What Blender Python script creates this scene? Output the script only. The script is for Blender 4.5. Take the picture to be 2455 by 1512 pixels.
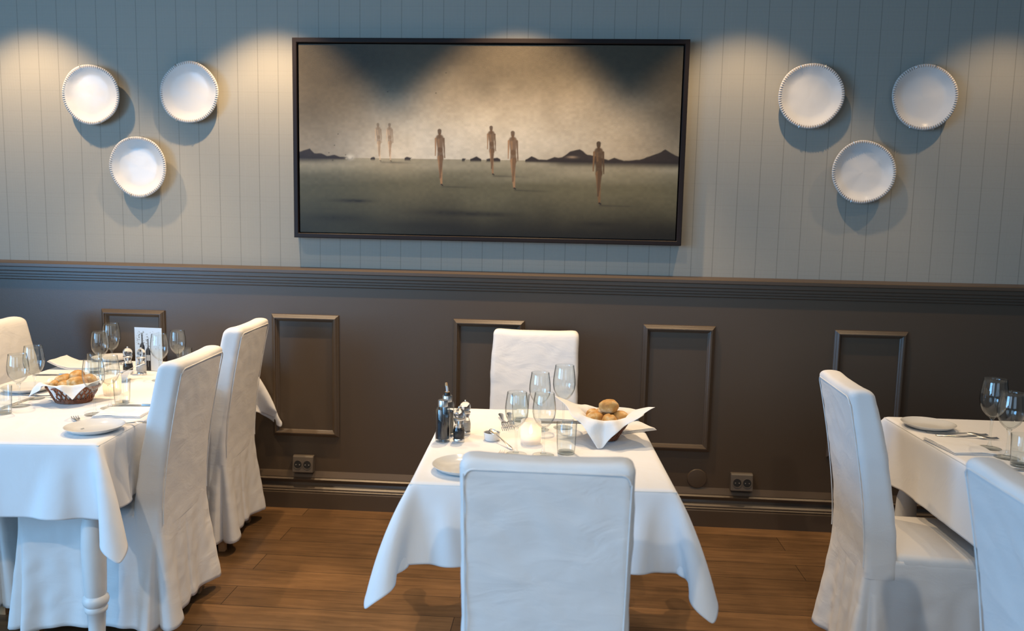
import bpy, bmesh, math, random
import numpy as np
from mathutils import Vector, Matrix, noise

# ------------------------------------------------------------------ scene, camera, world, light
S = bpy.context.scene
C = S.collection
for o in list(bpy.data.objects):
    bpy.data.objects.remove(o)
PI = math.pi
R = math.radians
random.seed(7)

S.view_settings.view_transform = 'Standard'
S.view_settings.look = 'None'
S.view_settings.gamma = 1
S.view_settings.use_curve_mapping = False
S.view_settings.exposure = 0.05
S.cycles.transparent_max_bounces = 40   # many glass walls behind one another

cam_data = bpy.data.cameras.new('camera')
cam = bpy.data.objects.new('camera', cam_data)
C.objects.link(cam)
yaw, pitch, roll = .06621, -.11282, .02088
fwd = Vector((-math.sin(yaw) * math.cos(pitch), math.cos(yaw) * math.cos(pitch), math.sin(pitch)))
right = Vector((math.cos(yaw), math.sin(yaw), 0))
up = right.cross(fwd)
r2 = right * math.cos(roll) + up * math.sin(roll)
u2 = up * math.cos(roll) - right * math.sin(roll)
M = Matrix((r2, u2, -fwd)).transposed().to_4x4()
M.translation = (-.1597, -3.8179, 1.46936)
cam.matrix_world = M
cam_data.sensor_fit = 'HORIZONTAL'
cam_data.sensor_width = 36
cam_data.lens = 1829.1 / 2455 * 36
cam_data.clip_start = .05
cam_data.dof.use_dof = True
cam_data.dof.focus_distance = 2.9
cam_data.dof.aperture_fstop = 2.8
S.camera = cam

wd = bpy.data.worlds.new('world')
S.world = wd
wd.use_nodes = True
wd.node_tree.nodes['Background'].inputs[0].default_value = (.55, .75, 1, 1)
wd.node_tree.nodes['Background'].inputs[1].default_value = 1.0


def area(name, loc, rot, sx, sy, power, col):
    l = bpy.data.lights.new(name, 'AREA')
    l.shape = 'RECTANGLE'
    l.size, l.size_y = sx, sy
    l.energy = power
    l.color = col
    o = bpy.data.objects.new(name, l)
    o.location = loc
    o.rotation_euler = rot
    C.objects.link(o)
    return o


def spot(name, loc, target, power, col, ang, blend, radius=.03):
    l = bpy.data.lights.new(name, 'SPOT')
    l.energy = power
    l.color = col
    l.spot_size = R(ang)
    l.spot_blend = blend
    l.shadow_soft_size = radius
    o = bpy.data.objects.new(name, l)
    o.location = loc
    d = Vector(target) - Vector(loc)
    o.rotation_euler = d.to_track_quat('-Z', 'Y').to_euler()
    C.objects.link(o)
    return o


DAY = (.42, .70, 1.0)
WARM = (1.0, .70, .40)
# daylight through the windows in the left wall and in the wall behind the camera
area('daylight', (-5.06, -4.5, 1.75), (R(90), 0, R(-90)), 2.8, 1.9, 240, (.22, .55, 1.0))
area('daylight', (-3.3, -6.42, 1.75), (R(90), 0, 0), 2.6, 1.9, 45, DAY)
area('daylight', (1.1, -6.42, 1.75), (R(90), 0, 0), 2.2, 1.9, 14, DAY)
# halogen downlights in the ceiling: a row near the wall, a row above the tables
for x, p in ((-2.86, 115), (-1.62, 125), (-.42, 130), (.66, 62), (1.86, 36)):
    spot('downlight', (x, -.46, 2.90), (x, -.36, 0), p, WARM, 86, .50, .02)
for x, p in ((-2.1, 46), (-.30, 46), (1.6, 14)):
    spot('downlight', (x, -1.05, 2.90), (x, -1.15, 0), p, (1, .80, .56), 100, .6)
for x, p in ((-1.2, 80), (.3, 80)):  # unseen lamps behind the camera, added to brighten the foreground chair's back
    spot('downlight', (x, -4.3, 2.90), (x, -3.2, 0), p, (1, .86, .68), 95, .6)


# ------------------------------------------------------------------ materials
def new_mat(name):
    m = bpy.data.materials.new(name)
    m.use_nodes = True
    nt = m.node_tree
    b = nt.nodes['Principled BSDF']
    return m, nt, b


def N(nt, typ, **kw):
    n = nt.nodes.new(typ)
    for k, v in kw.items():
        setattr(n, k, v)
    return n


def basic(name, col, rough=.5, metal=0, spec=.5, bump=0, bscale=50, vary=0, vscale=8, coat=0):
    m, nt, b = new_mat(name)
    b.inputs['Base Color'].default_value = (*col, 1)
    b.inputs['Roughness'].default_value = rough
    b.inputs['Metallic'].default_value = metal
    b.inputs['Specular IOR Level'].default_value = spec
    b.inputs['Coat Weight'].default_value = coat
    tc = N(nt, 'ShaderNodeTexCoord')
    if vary:
        nz = N(nt, 'ShaderNodeTexNoise')
        nz.inputs['Scale'].default_value = vscale
        nz.inputs['Detail'].default_value = 6
        nt.links.new(tc.outputs['Object'], nz.inputs['Vector'])
        cr = N(nt, 'ShaderNodeValToRGB')
        cr.color_ramp.elements[0].position = .3
        cr.color_ramp.elements[1].position = .7
        cr.color_ramp.elements[0].color = (*[c * (1 - vary) for c in col], 1)
        cr.color_ramp.elements[1].color = (*[min(1, c * (1 + vary)) for c in col], 1)
        nt.links.new(nz.outputs['Fac'], cr.inputs['Fac'])
        nt.links.new(cr.outputs['Color'], b.inputs['Base Color'])
    if bump:
        nz = N(nt, 'ShaderNodeTexNoise')
        nz.inputs['Scale'].default_value = bscale
        nz.inputs['Detail'].default_value = 5
        nt.links.new(tc.outputs['Object'], nz.inputs['Vector'])
        bp = N(nt, 'ShaderNodeBump')
        bp.inputs['Strength'].default_value = bump
        bp.inputs['Distance'].default_value = .005
        nt.links.new(nz.outputs['Fac'], bp.inputs['Height'])
        nt.links.new(bp.outputs['Normal'], b.inputs['Normal'])
    return m


def fabric(name, col, wrinkle=.3, wscale=(9, 9, 5), weave=.12):
    m, nt, b = new_mat(name)
    b.inputs['Base Color'].default_value = (*col, 1)
    b.inputs['Roughness'].default_value = .92
    b.inputs['Specular IOR Level'].default_value = .15
    b.inputs['Sheen Weight'].default_value = .12
    tc = N(nt, 'ShaderNodeTexCoord')
    mp = N(nt, 'ShaderNodeMapping')
    mp.inputs['Scale'].default_value = wscale
    nt.links.new(tc.outputs['Object'], mp.inputs['Vector'])
    n1 = N(nt, 'ShaderNodeTexNoise')
    n1.inputs['Scale'].default_value = 1
    n1.inputs['Detail'].default_value = 4
    n1.inputs['Distortion'].default_value = .8
    nt.links.new(mp.outputs['Vector'], n1.inputs['Vector'])
    n2 = N(nt, 'ShaderNodeTexNoise')
    n2.inputs['Scale'].default_value = 330
    n2.inputs['Detail'].default_value = 2
    nt.links.new(tc.outputs['Object'], n2.inputs['Vector'])
    b1 = N(nt, 'ShaderNodeBump')
    b1.inputs['Strength'].default_value = wrinkle
    b1.inputs['Distance'].default_value = .03
    nt.links.new(n1.outputs['Fac'], b1.inputs['Height'])
    b2 = N(nt, 'ShaderNodeBump')
    b2.inputs['Strength'].default_value = weave
    b2.inputs['Distance'].default_value = .002
    nt.links.new(n2.outputs['Fac'], b2.inputs['Height'])
    nt.links.new(b1.outputs['Normal'], b2.inputs['Normal'])
    nt.links.new(b2.outputs['Normal'], b.inputs['Normal'])
    return m


def math_node(nt, op, a, b=None, c=None):
    n = N(nt, 'ShaderNodeMath', operation=op)
    for i, v in enumerate((a, b, c)):
        if v is None:
            continue
        if isinstance(v, (int, float)):
            n.inputs[i].default_value = v
        else:
            nt.links.new(v, n.inputs[i])
    return n.outputs[0]


def thin_glass(name, tint=(.97, .985, .985), edge=(.30, .33, .33)):
    """thin clear glass: straight-through transmission, more absorption and reflection at grazing angles"""
    m = bpy.data.materials.new(name)
    m.use_nodes = True
    nt = m.node_tree
    nt.nodes.clear()
    out = N(nt, 'ShaderNodeOutputMaterial')
    tr = N(nt, 'ShaderNodeBsdfTransparent')
    gl = N(nt, 'ShaderNodeBsdfGlossy')
    gl.inputs['Roughness'].default_value = .02
    lw = N(nt, 'ShaderNodeLayerWeight')
    lw.inputs['Blend'].default_value = .5
    refl = math_node(nt, 'MULTIPLY_ADD', math_node(nt, 'POWER', lw.outputs['Facing'], 4.0), .75, .05)
    cr = N(nt, 'ShaderNodeValToRGB')
    cr.color_ramp.elements[0].position = .62
    cr.color_ramp.elements[0].color = (*tint, 1)
    cr.color_ramp.elements[1].position = 1
    cr.color_ramp.elements[1].color = (*edge, 1)
    nt.links.new(lw.outputs['Facing'], cr.inputs['Fac'])
    nt.links.new(cr.outputs['Color'], tr.inputs['Color'])
    mx = N(nt, 'ShaderNodeMixShader')
    nt.links.new(refl, mx.inputs['Fac'])
    nt.links.new(tr.outputs['BSDF'], mx.inputs[1])
    nt.links.new(gl.outputs['BSDF'], mx.inputs[2])
    nt.links.new(mx.outputs['Shader'], out.inputs['Surface'])
    return m


def solid_glass(name, col=(1, 1, 1), rough=0, ior=1.48):
    m, nt, b = new_mat(name)
    b.inputs['Base Color'].default_value = (*col, 1)
    b.inputs['Roughness'].default_value = rough
    b.inputs['IOR'].default_value = ior
    b.inputs['Transmission Weight'].default_value = 1
    return m


def emit(name, col, s):
    m = bpy.data.materials.new(name)
    m.use_nodes = True
    nt = m.node_tree
    nt.nodes.clear()
    out = N(nt, 'ShaderNodeOutputMaterial')
    e = N(nt, 'ShaderNodeEmission')
    e.inputs['Color'].default_value = (*col, 1)
    e.inputs['Strength'].default_value = s
    nt.links.new(e.outputs[0], out.inputs['Surface'])
    return m


def vcol(name, rough=.6, spec=.3, bump=0, bscale=300):
    m, nt, b = new_mat(name)
    a = N(nt, 'ShaderNodeVertexColor', layer_name='Col')
    nt.links.new(a.outputs['Color'], b.inputs['Base Color'])
    b.inputs['Roughness'].default_value = rough
    b.inputs['Specular IOR Level'].default_value = spec
    if bump:
        tc = N(nt, 'ShaderNodeTexCoord')
        nz = N(nt, 'ShaderNodeTexNoise')
        nz.inputs['Scale'].default_value = bscale
        nt.links.new(tc.outputs['Object'], nz.inputs['Vector'])
        bp = N(nt, 'ShaderNodeBump')
        bp.inputs['Strength'].default_value = bump
        bp.inputs['Distance'].default_value = .002
        nt.links.new(nz.outputs['Fac'], bp.inputs['Height'])
        nt.links.new(bp.outputs['Normal'], b.inputs['Normal'])
    return m


def wallpaper():
    m, nt, b = new_mat('checked_wallpaper')
    b.inputs['Roughness'].default_value = .8
    b.inputs['Specular IOR Level'].default_value = .2
    tc = N(nt, 'ShaderNodeTexCoord')
    sp = N(nt, 'ShaderNodeSeparateXYZ')
    nt.links.new(tc.outputs['Object'], sp.inputs[0])
    X, Z = sp.outputs['X'], sp.outputs['Z']
    P = .1035

    def line(c, period, width, off=0.0):
        f = math_node(nt, 'FRACT', math_node(nt, 'MULTIPLY_ADD', c, 1 / period, off))
        d = math_node(nt, 'ABSOLUTE', math_node(nt, 'SUBTRACT', f, .5))
        return math_node(nt, 'LESS_THAN', d, width / period / 2)

    vl = line(X, P, .0028)
    hl = line(Z, P, .0020)

    def stripes(c, period):
        return math_node(nt, 'SINE', math_node(nt, 'MULTIPLY', c, 2 * PI / period))
    sv = stripes(X, .0058)
    sh = stripes(Z, .0058)

    def band(c, off):
        f = math_node(nt, 'FRACT', math_node(nt, 'MULTIPLY_ADD', c, 1 / (P * 2), off))
        return math_node(nt, 'GREATER_THAN', f, .5)
    bx, bz = band(X, .1), band(Z, .35)
    fine = math_node(nt, 'ADD', math_node(nt, 'MULTIPLY', sv, math_node(nt, 'MULTIPLY_ADD', bx, .09, .05)),
                     math_node(nt, 'MULTIPLY', sh, math_node(nt, 'MULTIPLY_ADD', bz, .09, .05)))
    k = math_node(nt, 'ADD', 1.0, fine)
    k = math_node(nt, 'SUBTRACT', k, math_node(nt, 'MULTIPLY', vl, .36))
    k = math_node(nt, 'SUBTRACT', k, math_node(nt, 'MULTIPLY', hl, .07))
    vm = N(nt, 'ShaderNodeVectorMath', operation='SCALE')
    vm.inputs[0].default_value = (.318, .302, .258)
    nt.links.new(k, vm.inputs['Scale'])
    nt.links.new(vm.outputs[0], b.inputs['Base Color'])
    return m


def planks():
    m, nt, b = new_mat('oak_floorboards')
    b.inputs['Roughness'].default_value = .42
    b.inputs['Specular IOR Level'].default_value = .35
    tc = N(nt, 'ShaderNodeTexCoord')
    br = N(nt, 'ShaderNodeTexBrick')
    br.offset = .37
    br.inputs['Scale'].default_value = 1
    br.inputs['Brick Width'].default_value = 1.45
    br.inputs['Row Height'].default_value = .155
    br.inputs['Mortar Size'].default_value = .0016
    br.inputs['Mortar Smooth'].default_value = .3
    br.inputs['Color1'].default_value = (.170, .092, .040, 1)
    br.inputs['Color2'].default_value = (.105, .057, .025, 1)
    br.inputs['Mortar'].default_value = (.03, .017, .008, 1)
    nt.links.new(tc.outputs['Object'], br.inputs['Vector'])
    mp = N(nt, 'ShaderNodeMapping')
    mp.inputs['Scale'].default_value = (3, 42, 1)
    nt.links.new(tc.outputs['Object'], mp.inputs['Vector'])
    nz = N(nt, 'ShaderNodeTexNoise')
    nz.inputs['Scale'].default_value = 1
    nz.inputs['Detail'].default_value = 8
    nz.inputs['Roughness'].default_value = .65
    nz.inputs['Distortion'].default_value = .8
    nt.links.new(mp.outputs[0], nz.inputs['Vector'])
    n2 = N(nt, 'ShaderNodeTexNoise')
    n2.inputs['Scale'].default_value = 4.5
    n2.inputs['Detail'].default_value = 5
    nt.links.new(tc.outputs['Object'], n2.inputs['Vector'])
    # long thin scratches and worn seams
    m3 = N(nt, 'ShaderNodeMapping')
    m3.inputs['Scale'].default_value = (.9, 60, 1)
    m3.inputs['Rotation'].default_value = (0, 0, R(-24))
    nt.links.new(tc.outputs['Object'], m3.inputs['Vector'])
    n3 = N(nt, 'ShaderNodeTexNoise')
    n3.inputs['Scale'].default_value = 1
    n3.inputs['Detail'].default_value = 1
    nt.links.new(m3.outputs[0], n3.inputs['Vector'])
    sc = math_node(nt, 'GREATER_THAN', n3.outputs['Fac'], .80)
    k = math_node(nt, 'MULTIPLY', math_node(nt, 'MULTIPLY_ADD', nz.outputs['Fac'], 1.7, .15),
                  math_node(nt, 'MULTIPLY_ADD', n2.outputs['Fac'], .9, .55))
    k = math_node(nt, 'ADD', k, math_node(nt, 'MULTIPLY', sc, .5))
    vm = N(nt, 'ShaderNodeVectorMath', operation='SCALE')
    nt.links.new(br.outputs['Color'], vm.inputs[0])
    nt.links.new(k, vm.inputs['Scale'])
    nt.links.new(vm.outputs[0], b.inputs['Base Color'])
    bp = N(nt, 'ShaderNodeBump')
    bp.inputs['Strength'].default_value = .35
    bp.inputs['Distance'].default_value = .003
    h = math_node(nt, 'SUBTRACT', math_node(nt, 'MULTIPLY', nz.outputs['Fac'], .35), br.outputs['Fac'])
    nt.links.new(h, bp.inputs['Height'])
    nt.links.new(bp.outputs['Normal'], b.inputs['Normal'])
    return m


def bread_mat():
    m, nt, b = new_mat('bread_crust')
    b.inputs['Roughness'].default_value = .75
    tc = N(nt, 'ShaderNodeTexCoord')
    nz = N(nt, 'ShaderNodeTexNoise')
    nz.inputs['Scale'].default_value = 34
    nz.inputs['Detail'].default_value = 5
    nt.links.new(tc.outputs['Object'], nz.inputs['Vector'])
    sp = N(nt, 'ShaderNodeSeparateXYZ')
    nt.links.new(tc.outputs['Object'], sp.inputs[0])
    f = math_node(nt, 'ADD', nz.outputs['Fac'], math_node(nt, 'MULTIPLY', sp.outputs['Z'], 5))
    cr = N(nt, 'ShaderNodeValToRGB')
    e = cr.color_ramp.elements
    e[0].position = .38
    e[0].color = (.72, .52, .28, 1)
    e[1].position = .78
    e[1].color = (.36, .15, .035, 1)
    x = cr.color_ramp.elements.new(.55)
    x.color = (.56, .29, .075, 1)
    nt.links.new(f, cr.inputs['Fac'])
    nt.links.new(cr.outputs['Color'], b.inputs['Base Color'])
    bp = N(nt, 'ShaderNodeBump')
    bp.inputs['Strength'].default_value = .4
    bp.inputs['Distance'].default_value = .004
    nt.links.new(nz.outputs['Fac'], bp.inputs['Height'])
    nt.links.new(bp.outputs['Normal'], b.inputs['Normal'])
    return m


def frosted():
    m = bpy.data.materials.new('frosted_glass')
    m.use_nodes = True
    nt = m.node_tree
    nt.nodes.clear()
    out = N(nt, 'ShaderNodeOutputMaterial')
    t = N(nt, 'ShaderNodeBsdfTranslucent')
    t.inputs['Color'].default_value = (.92, .90, .88, 1)
    d = N(nt, 'ShaderNodeBsdfDiffuse')
    d.inputs['Color'].default_value = (.85, .84, .83, 1)
    tr = N(nt, 'ShaderNodeBsdfTransparent')
    m1 = N(nt, 'ShaderNodeMixShader')
    m1.inputs[0].default_value = .35
    nt.links.new(t.outputs[0], m1.inputs[1])
    nt.links.new(d.outputs[0], m1.inputs[2])
    m2 = N(nt, 'ShaderNodeMixShader')
    m2.inputs[0].default_value = .30
    nt.links.new(m1.outputs[0], m2.inputs[1])
    nt.links.new(tr.outputs[0], m2.inputs[2])
    nt.links.new(m2.outputs[0], out.inputs['Surface'])
    return m


MAT = dict(
    wallpaper=wallpaper(), floor=planks(),
    taupe=basic('taupe_satin_paint', (.080, .056, .037), .34, spec=.5, bump=.06, bscale=260),
    ceiling=basic('ceiling_paint', (.42, .40, .37), .9),
    plaster=basic('plain_wall_paint', (.30, .29, .27), .9),
    slip=fabric('linen_slipcover', (.73, .715, .695), .13, (7, 7, 15)),
    cloth=fabric('table_linen', (.77, .765, .76), .16, (6, 6, 5), .06),
    napkin=fabric('napkin_linen', (.77, .765, .755), .15, (16, 16, 16), .06),
    white_wood=basic('white_painted_wood', (.70, .70, .68), .4, bump=.08, bscale=40, vary=.06),
    leg_wood=basic('beech_wood', (.38, .20, .09), .5, vary=.2, vscale=20),
    porcelain=basic('white_porcelain', (.68, .68, .665), .12, spec=.5, coat=.3),
    steel=basic('polished_steel', (.68, .67, .65), .28, metal=1),
    glass=thin_glass('thin_clear_glass'),
    foot=thin_glass('thin_clear_glass_foot', edge=(.70, .73, .73)),
    stem=solid_glass('clear_glass_stem'),
    acrylic=solid_glass('clear_acrylic', (.97, .98, .98)),
    liquid=basic('dark_balsamic', (.012, .010, .014), .08),
    pepper=basic('peppercorns', (.035, .028, .025), .7, bump=1, bscale=160, vary=.8, vscale=170),
    salt=basic('salt_grains', (.75, .74, .72), .8, bump=1, bscale=160),
    cork=basic('cork', (.50, .30, .14), .8, vary=.35, vscale=90),
    black=basic('black_plastic', (.02, .02, .02), .35),
    frost=frosted(), flame=emit('candle_flame', (1, .62, .25), 25),
    wax=basic('candle_wax', (.85, .80, .70), .5),
    bread=bread_mat(),
    wicker=basic('brown_wicker', (.20, .062, .022), .5, vary=.4, vscale=60, bump=.2, bscale=120),
    frame=basic('dark_wenge_frame', (.014, .009, .008), .45, spec=.2, bump=.05, bscale=90),
    gap=basic('black_recess', (.004, .004, .004), .9),
    painting=vcol('oil_paint', .5, .3, .35, 420),
    print=vcol('printed_card', .35, .4),
    glaze=vcol('glazed_stoneware', .22, .22, .35, 26),
    socket=basic('taupe_plastic', (.105, .085, .066), .38),
    hole=basic('dark_socket_hole', (.008, .007, .006), .6),
    sauce=basic('brown_sauce', (.05, .03, .018), .3),
)


# ------------------------------------------------------------------ mesh helpers
class MB:
    def __init__(self):
        self.v, self.f = [], []

    def add(self, v, f):
        k = len(self.v)
        self.v += [tuple(p) for p in v]
        self.f += [tuple(i + k for i in q) for q in f]
        return self

    def loft(self, rings, close_ring=True, cap0=True, cap1=True):
        n = len(rings[0])
        v = [p for r in rings for p in r]
        f = []
        for a in range(len(rings) - 1):
            for i in range(n if close_ring else n - 1):
                j = (i + 1) % n
                f.append((a * n + i, a * n + j, (a + 1) * n + j, (a + 1) * n + i))
        if cap0:
            f.append(tuple(range(n))[::-1])
        if cap1:
            f.append(tuple((len(rings) - 1) * n + i for i in range(n)))
        return self.add(v, f)

    def lathe(self, prof, seg=32, c=(0, 0, 0), sx=1, sy=1, wob=None, cap0=False, cap1=False):
        rings = []
        for r, z in prof:
            r = max(r, 1e-5)
            ring = []
            for i in range(seg):
                a = 2 * PI * i / seg
                k = wob(a) if wob else 1
                ring.append((c[0] + r * k * sx * math.cos(a), c[1] + r * k * sy * math.sin(a), c[2] + z))
            rings.append(ring)
        return self.loft(rings, True, cap0, cap1)

    def box(self, c, s, bevel=0, seg=2, rz=0):
        bm = bmesh.new()
        bmesh.ops.create_cube(bm, size=1)
        for v in bm.verts:
            v.co = Vector((v.co.x * s[0], v.co.y * s[1], v.co.z * s[2]))
        if bevel:
            bmesh.ops.bevel(bm, geom=list(bm.edges), offset=bevel, segments=seg, profile=.6, affect='EDGES')
        if rz:
            bmesh.ops.rotate(bm, verts=bm.verts, matrix=Matrix.Rotation(rz, 3, 'Z'))
        bm.verts.index_update()
        self.add([(v.co.x + c[0], v.co.y + c[1], v.co.z + c[2]) for v in bm.verts],
                 [[v.index for v in f.verts] for f in bm.faces])
        bm.free()
        return self

    def tube(self, pts, r, seg=8, closed=False, flat=1.0):
        pts = [Vector(p) for p in pts]
        n = len(pts)
        rings = []
        prev = None
        for i, p in enumerate(pts):
            if closed:
                t = pts[(i + 1) % n] - pts[i - 1]
            else:
                t = pts[min(i + 1, n - 1)] - pts[max(i - 1, 0)]
            if t.length < 1e-9:
                t = Vector((0, 0, 1))
            t.normalize()
            if prev is None:
                a = Vector((0, 0, 1)) if abs(t.z) < .9 else Vector((1, 0, 0))
                prev = t.cross(a).normalized()
            nrm = (prev - t * prev.dot(t)).normalized()
            prev = nrm
            b = t.cross(nrm)
            rr = r[i] if isinstance(r, (list, tuple)) else r
            rings.append([p + nrm * rr * math.cos(2 * PI * k / seg) + b * rr * flat * math.sin(2 * PI * k / seg) for k in range(seg)])
        if closed:
            rings.append(rings[0])
        return self.loft(rings, True, not closed, not closed)

    def build(self, name, mat, parent=None, smooth=True, loc=(0, 0, 0), rz=0, angle=40):
        me = bpy.data.meshes.new(name)
        me.from_pydata(self.v, [], self.f)
        me.update()
        bm = bmesh.new()
        bm.from_mesh(me)
        bmesh.ops.remove_doubles(bm, verts=bm.verts, dist=1e-6)
        bmesh.ops.recalc_face_normals(bm, faces=bm.faces)
        bm.to_mesh(me)
        bm.free()
        if smooth:
            me.polygons.foreach_set('use_smooth', [True] * len(me.polygons))
            me.set_sharp_from_angle(angle=R(angle))
        o = bpy.data.objects.new(name, me)
        me.materials.append(mat)
        o.location = loc
        o.rotation_euler = (0, 0, rz)
        C.objects.link(o)
        if parent:
            o.parent = parent
        return o


def tag(o, label=None, cat=None, group=None, kind=None):
    for k, v in (('label', label), ('category', cat), ('group', group), ('kind', kind)):
        if v:
            o[k] = v
    return o


def thing(name, label, cat, loc, rz=0, group=None):
    o = bpy.data.objects.new(name, None)
    o.empty_display_size = .05
    C.objects.link(o)
    o.location = loc
    o.rotation_euler = (0, 0, rz)
    return tag(o, label, cat, group)


def children(o):
    return [c for c in C.objects if c.parent == o]


def copy_tree(o, parent=None):
    c = o.copy()
    C.objects.link(c)
    if parent:
        c.parent = parent
    for ch in children(o):
        copy_tree(ch, c)
    return c


class Proto:
    """first call places the thing itself, later calls copy it with its parts"""
    def __init__(self, make):
        self.make, self.o, self.used = make, None, False

    def put(self, loc, rz, label, group=None, scale=None):
        if self.o is None:
            self.o = self.make()
            o = self.o
        else:
            o = copy_tree(self.o)
        o.location = loc
        o.rotation_euler = (0, 0, rz)
        o.scale = scale or (1, 1, 1)
        o['label'] = label
        if group:
            o['group'] = group
        return o


def rrect(hx, hy, rc, n):
    """n points evenly along a rounded rectangle, counter-clockwise from the middle of the rear (-y) side: (x, y, nx, ny)"""
    segs = []
    sx, sy = hx - rc, hy - rc
    def straight(p, q, nn): segs.append(('s', p, q, nn, math.dist(p, q)))
    def arc(c, a0): segs.append(('a', c, a0, None, rc * PI / 2))
    straight((0, -hy), (sx, -hy), (0, -1)); arc((sx, -sy), -PI / 2)
    straight((hx, -sy), (hx, sy), (1, 0)); arc((sx, sy), 0)
    straight((sx, hy), (-sx, hy), (0, 1)); arc((-sx, sy), PI / 2)
    straight((-hx, sy), (-hx, -sy), (-1, 0)); arc((-sx, -sy), PI)
    straight((-sx, -hy), (0, -hy), (0, -1))
    L = sum(s[4] for s in segs)
    out = []
    for i in range(n):
        d = L * i / n
        for s in segs:
            if d <= s[4] + 1e-9:
                break
            d -= s[4]
        if s[0] == 's':
            t = d / s[4] if s[4] else 0
            out.append((s[1][0] + (s[2][0] - s[1][0]) * t, s[1][1] + (s[2][1] - s[1][1]) * t, *s[3]))
        else:
            a = s[2] + d / rc
            out.append((s[1][0] + rc * math.cos(a), s[1][1] + rc * math.sin(a), math.cos(a), math.sin(a)))
    return out, L


def nz(x, y, z):
    return noise.noise(Vector((x, y, z)))


# ------------------------------------------------------------------ the room
XL, XR, YR, ZC = -5.2, 4.6, -6.6, 2.95


def slab(name, x0, x1, y0, y1, z0, z1, mat):
    o = MB().box(((x0 + x1) / 2, (y0 + y1) / 2, (z0 + z1) / 2), (x1 - x0, y1 - y0, z1 - z0)).build(name, mat, smooth=False)
    return tag(o, kind='structure')


slab('floor', XL - .1, XR + .1, YR - .1, .1, -.1, 0, MAT['floor'])
slab('ceiling', XL - .1, XR + .1, YR - .1, .1, ZC, ZC + .1, MAT['ceiling'])
slab('wall_back', XL - .1, XR + .1, 0, .1, 0, ZC, MAT['wallpaper'])
slab('wall_right', XR, XR + .1, YR, 0, 0, ZC, MAT['plaster'])
# the left wall with one window opening
LW = (-5.9, -3.1, .8, 2.7)
mb = MB()
for y0, y1, z0, z1 in ((YR, LW[0], 0, ZC), (LW[1], 0, 0, ZC), (LW[0], LW[1], 0, LW[2]), (LW[0], LW[1], LW[3], ZC)):
    mb.box((XL - .05, (y0 + y1) / 2, (z0 + z1) / 2), (.1, y1 - y0, z1 - z0))
tag(mb.build('wall_left', MAT['plaster'], smooth=False), kind='structure')
mb = MB()
for ya, yb, za, zb in ((LW[0], LW[0] + .06, LW[2], LW[3]), (LW[1] - .06, LW[1], LW[2], LW[3]), (-4.53, -4.47, LW[2], LW[3]),
                       (LW[0], LW[1], LW[2], LW[2] + .06), (LW[0], LW[1], LW[3] - .06, LW[3])):
    mb.box((XL + .01, (ya + yb) / 2, (za + zb) / 2), (.06, yb - ya, zb - za))
tag(mb.build('window_3', MAT['white_wood'], smooth=False), kind='structure')
# the wall behind the camera with two window openings
WIN = ((-4.6, -2.0, .8, 2.7), (0, 2.2, .8, 2.7))
mb = MB()
for x0, x1, z0, z1 in ((XL, -4.6, 0, ZC), (-2.0, 0, 0, ZC), (2.2, XR, 0, ZC),
                       (-4.6, -2.0, 0, .8), (-4.6, -2.0, 2.7, ZC), (0, 2.2, 0, .8), (0, 2.2, 2.7, ZC)):
    mb.box(((x0 + x1) / 2, YR - .05, (z0 + z1) / 2), (x1 - x0, .1, z1 - z0))
tag(mb.build('wall_rear', MAT['plaster'], smooth=False), kind='structure')
for i, (x0, x1, z0, z1) in enumerate(WIN):
    mb = MB()
    xm = (x0 + x1) / 2
    for xa, xb, za, zb in ((x0, x0 + .06, z0, z1), (x1 - .06, x1, z0, z1), (xm - .03, xm + .03, z0, z1),
                           (x0, x1, z0, z0 + .06), (x0, x1, z1 - .06, z1)):
        mb.box(((xa + xb) / 2, YR + .01, (za + zb) / 2), (xb - xa, .06, zb - za))
    tag(mb.build('window_%d' % (i + 1), MAT['white_wood'], smooth=False), kind='structure')


def profile_run(name, prof, x0, x1, mat):
    """extrude a (depth, z) profile along the back wall"""
    rings = [[(x, -d, z) for d, z in prof] for x in (x0, x1)]
    o = MB().loft(rings).build(name, mat, smooth=False)
    return tag(o, kind='structure')


WD = .022   # wainscot board thickness
slab('trim_1', XL, XR, -WD, 0, .10, 1.20, MAT['taupe'])
profile_run('trim_2', [(0, 1.255), (.044, 1.246), (.051, 1.241), (.051, 1.226), (.046, 1.222), (.046, 1.205), (.040, 1.200),
                       (.040, 1.188), (.034, 1.184), (.034, 1.174), (.028, 1.170), (.028, 1.160), (WD, 1.155), (0, 1.155)], XL, XR, MAT['taupe'])
profile_run('baseboard_back', [(0, 0), (.058, 0), (.058, .082), (.056, .086), (.050, .088), (.055, .091), (.054, .094), (.047, .099), (.050, .102),
                               (.049, .105), (.041, .112), (.034, .118), (.030, .130), (.034, .143), (.045, .146), (.047, .152), (.038, .159),
                               (.039, .162), (WD, .192), (0, .192)], XL, XR, MAT['taupe'])


def panel_trim(name, x0, x1, z0, z1):
    prof = [(0, 0), (.002, .008), (.009, .013), (.010, .016), (.018, .022), (.022, .022), (.024, .016), (.031, .011), (.032, .007), (.037, .003), (.037, 0)]  # (inset, height)
    rings = []
    for ins, h in prof:
        rings.append([(x0 + ins, -WD - h, z0 + ins), (x1 - ins, -WD - h, z0 + ins), (x1 - ins, -WD - h, z1 - ins), (x0 + ins, -WD - h, z1 - ins)])
    rings.append(rings[0])
    o = MB().loft(rings, True, False, False).build(name, MAT['taupe'], smooth=False)
    return tag(o, kind='structure')


for i, (x0, x1) in enumerate(((-3.52, -3.17), (-2.552, -2.21), (-1.646, -1.294), (-.707, -.347), (.242, .597), (1.168, 1.517), (2.09, 2.45))):
    panel_trim('trim_%d' % (i + 3), x0, x1, .376, 1.014)


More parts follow.
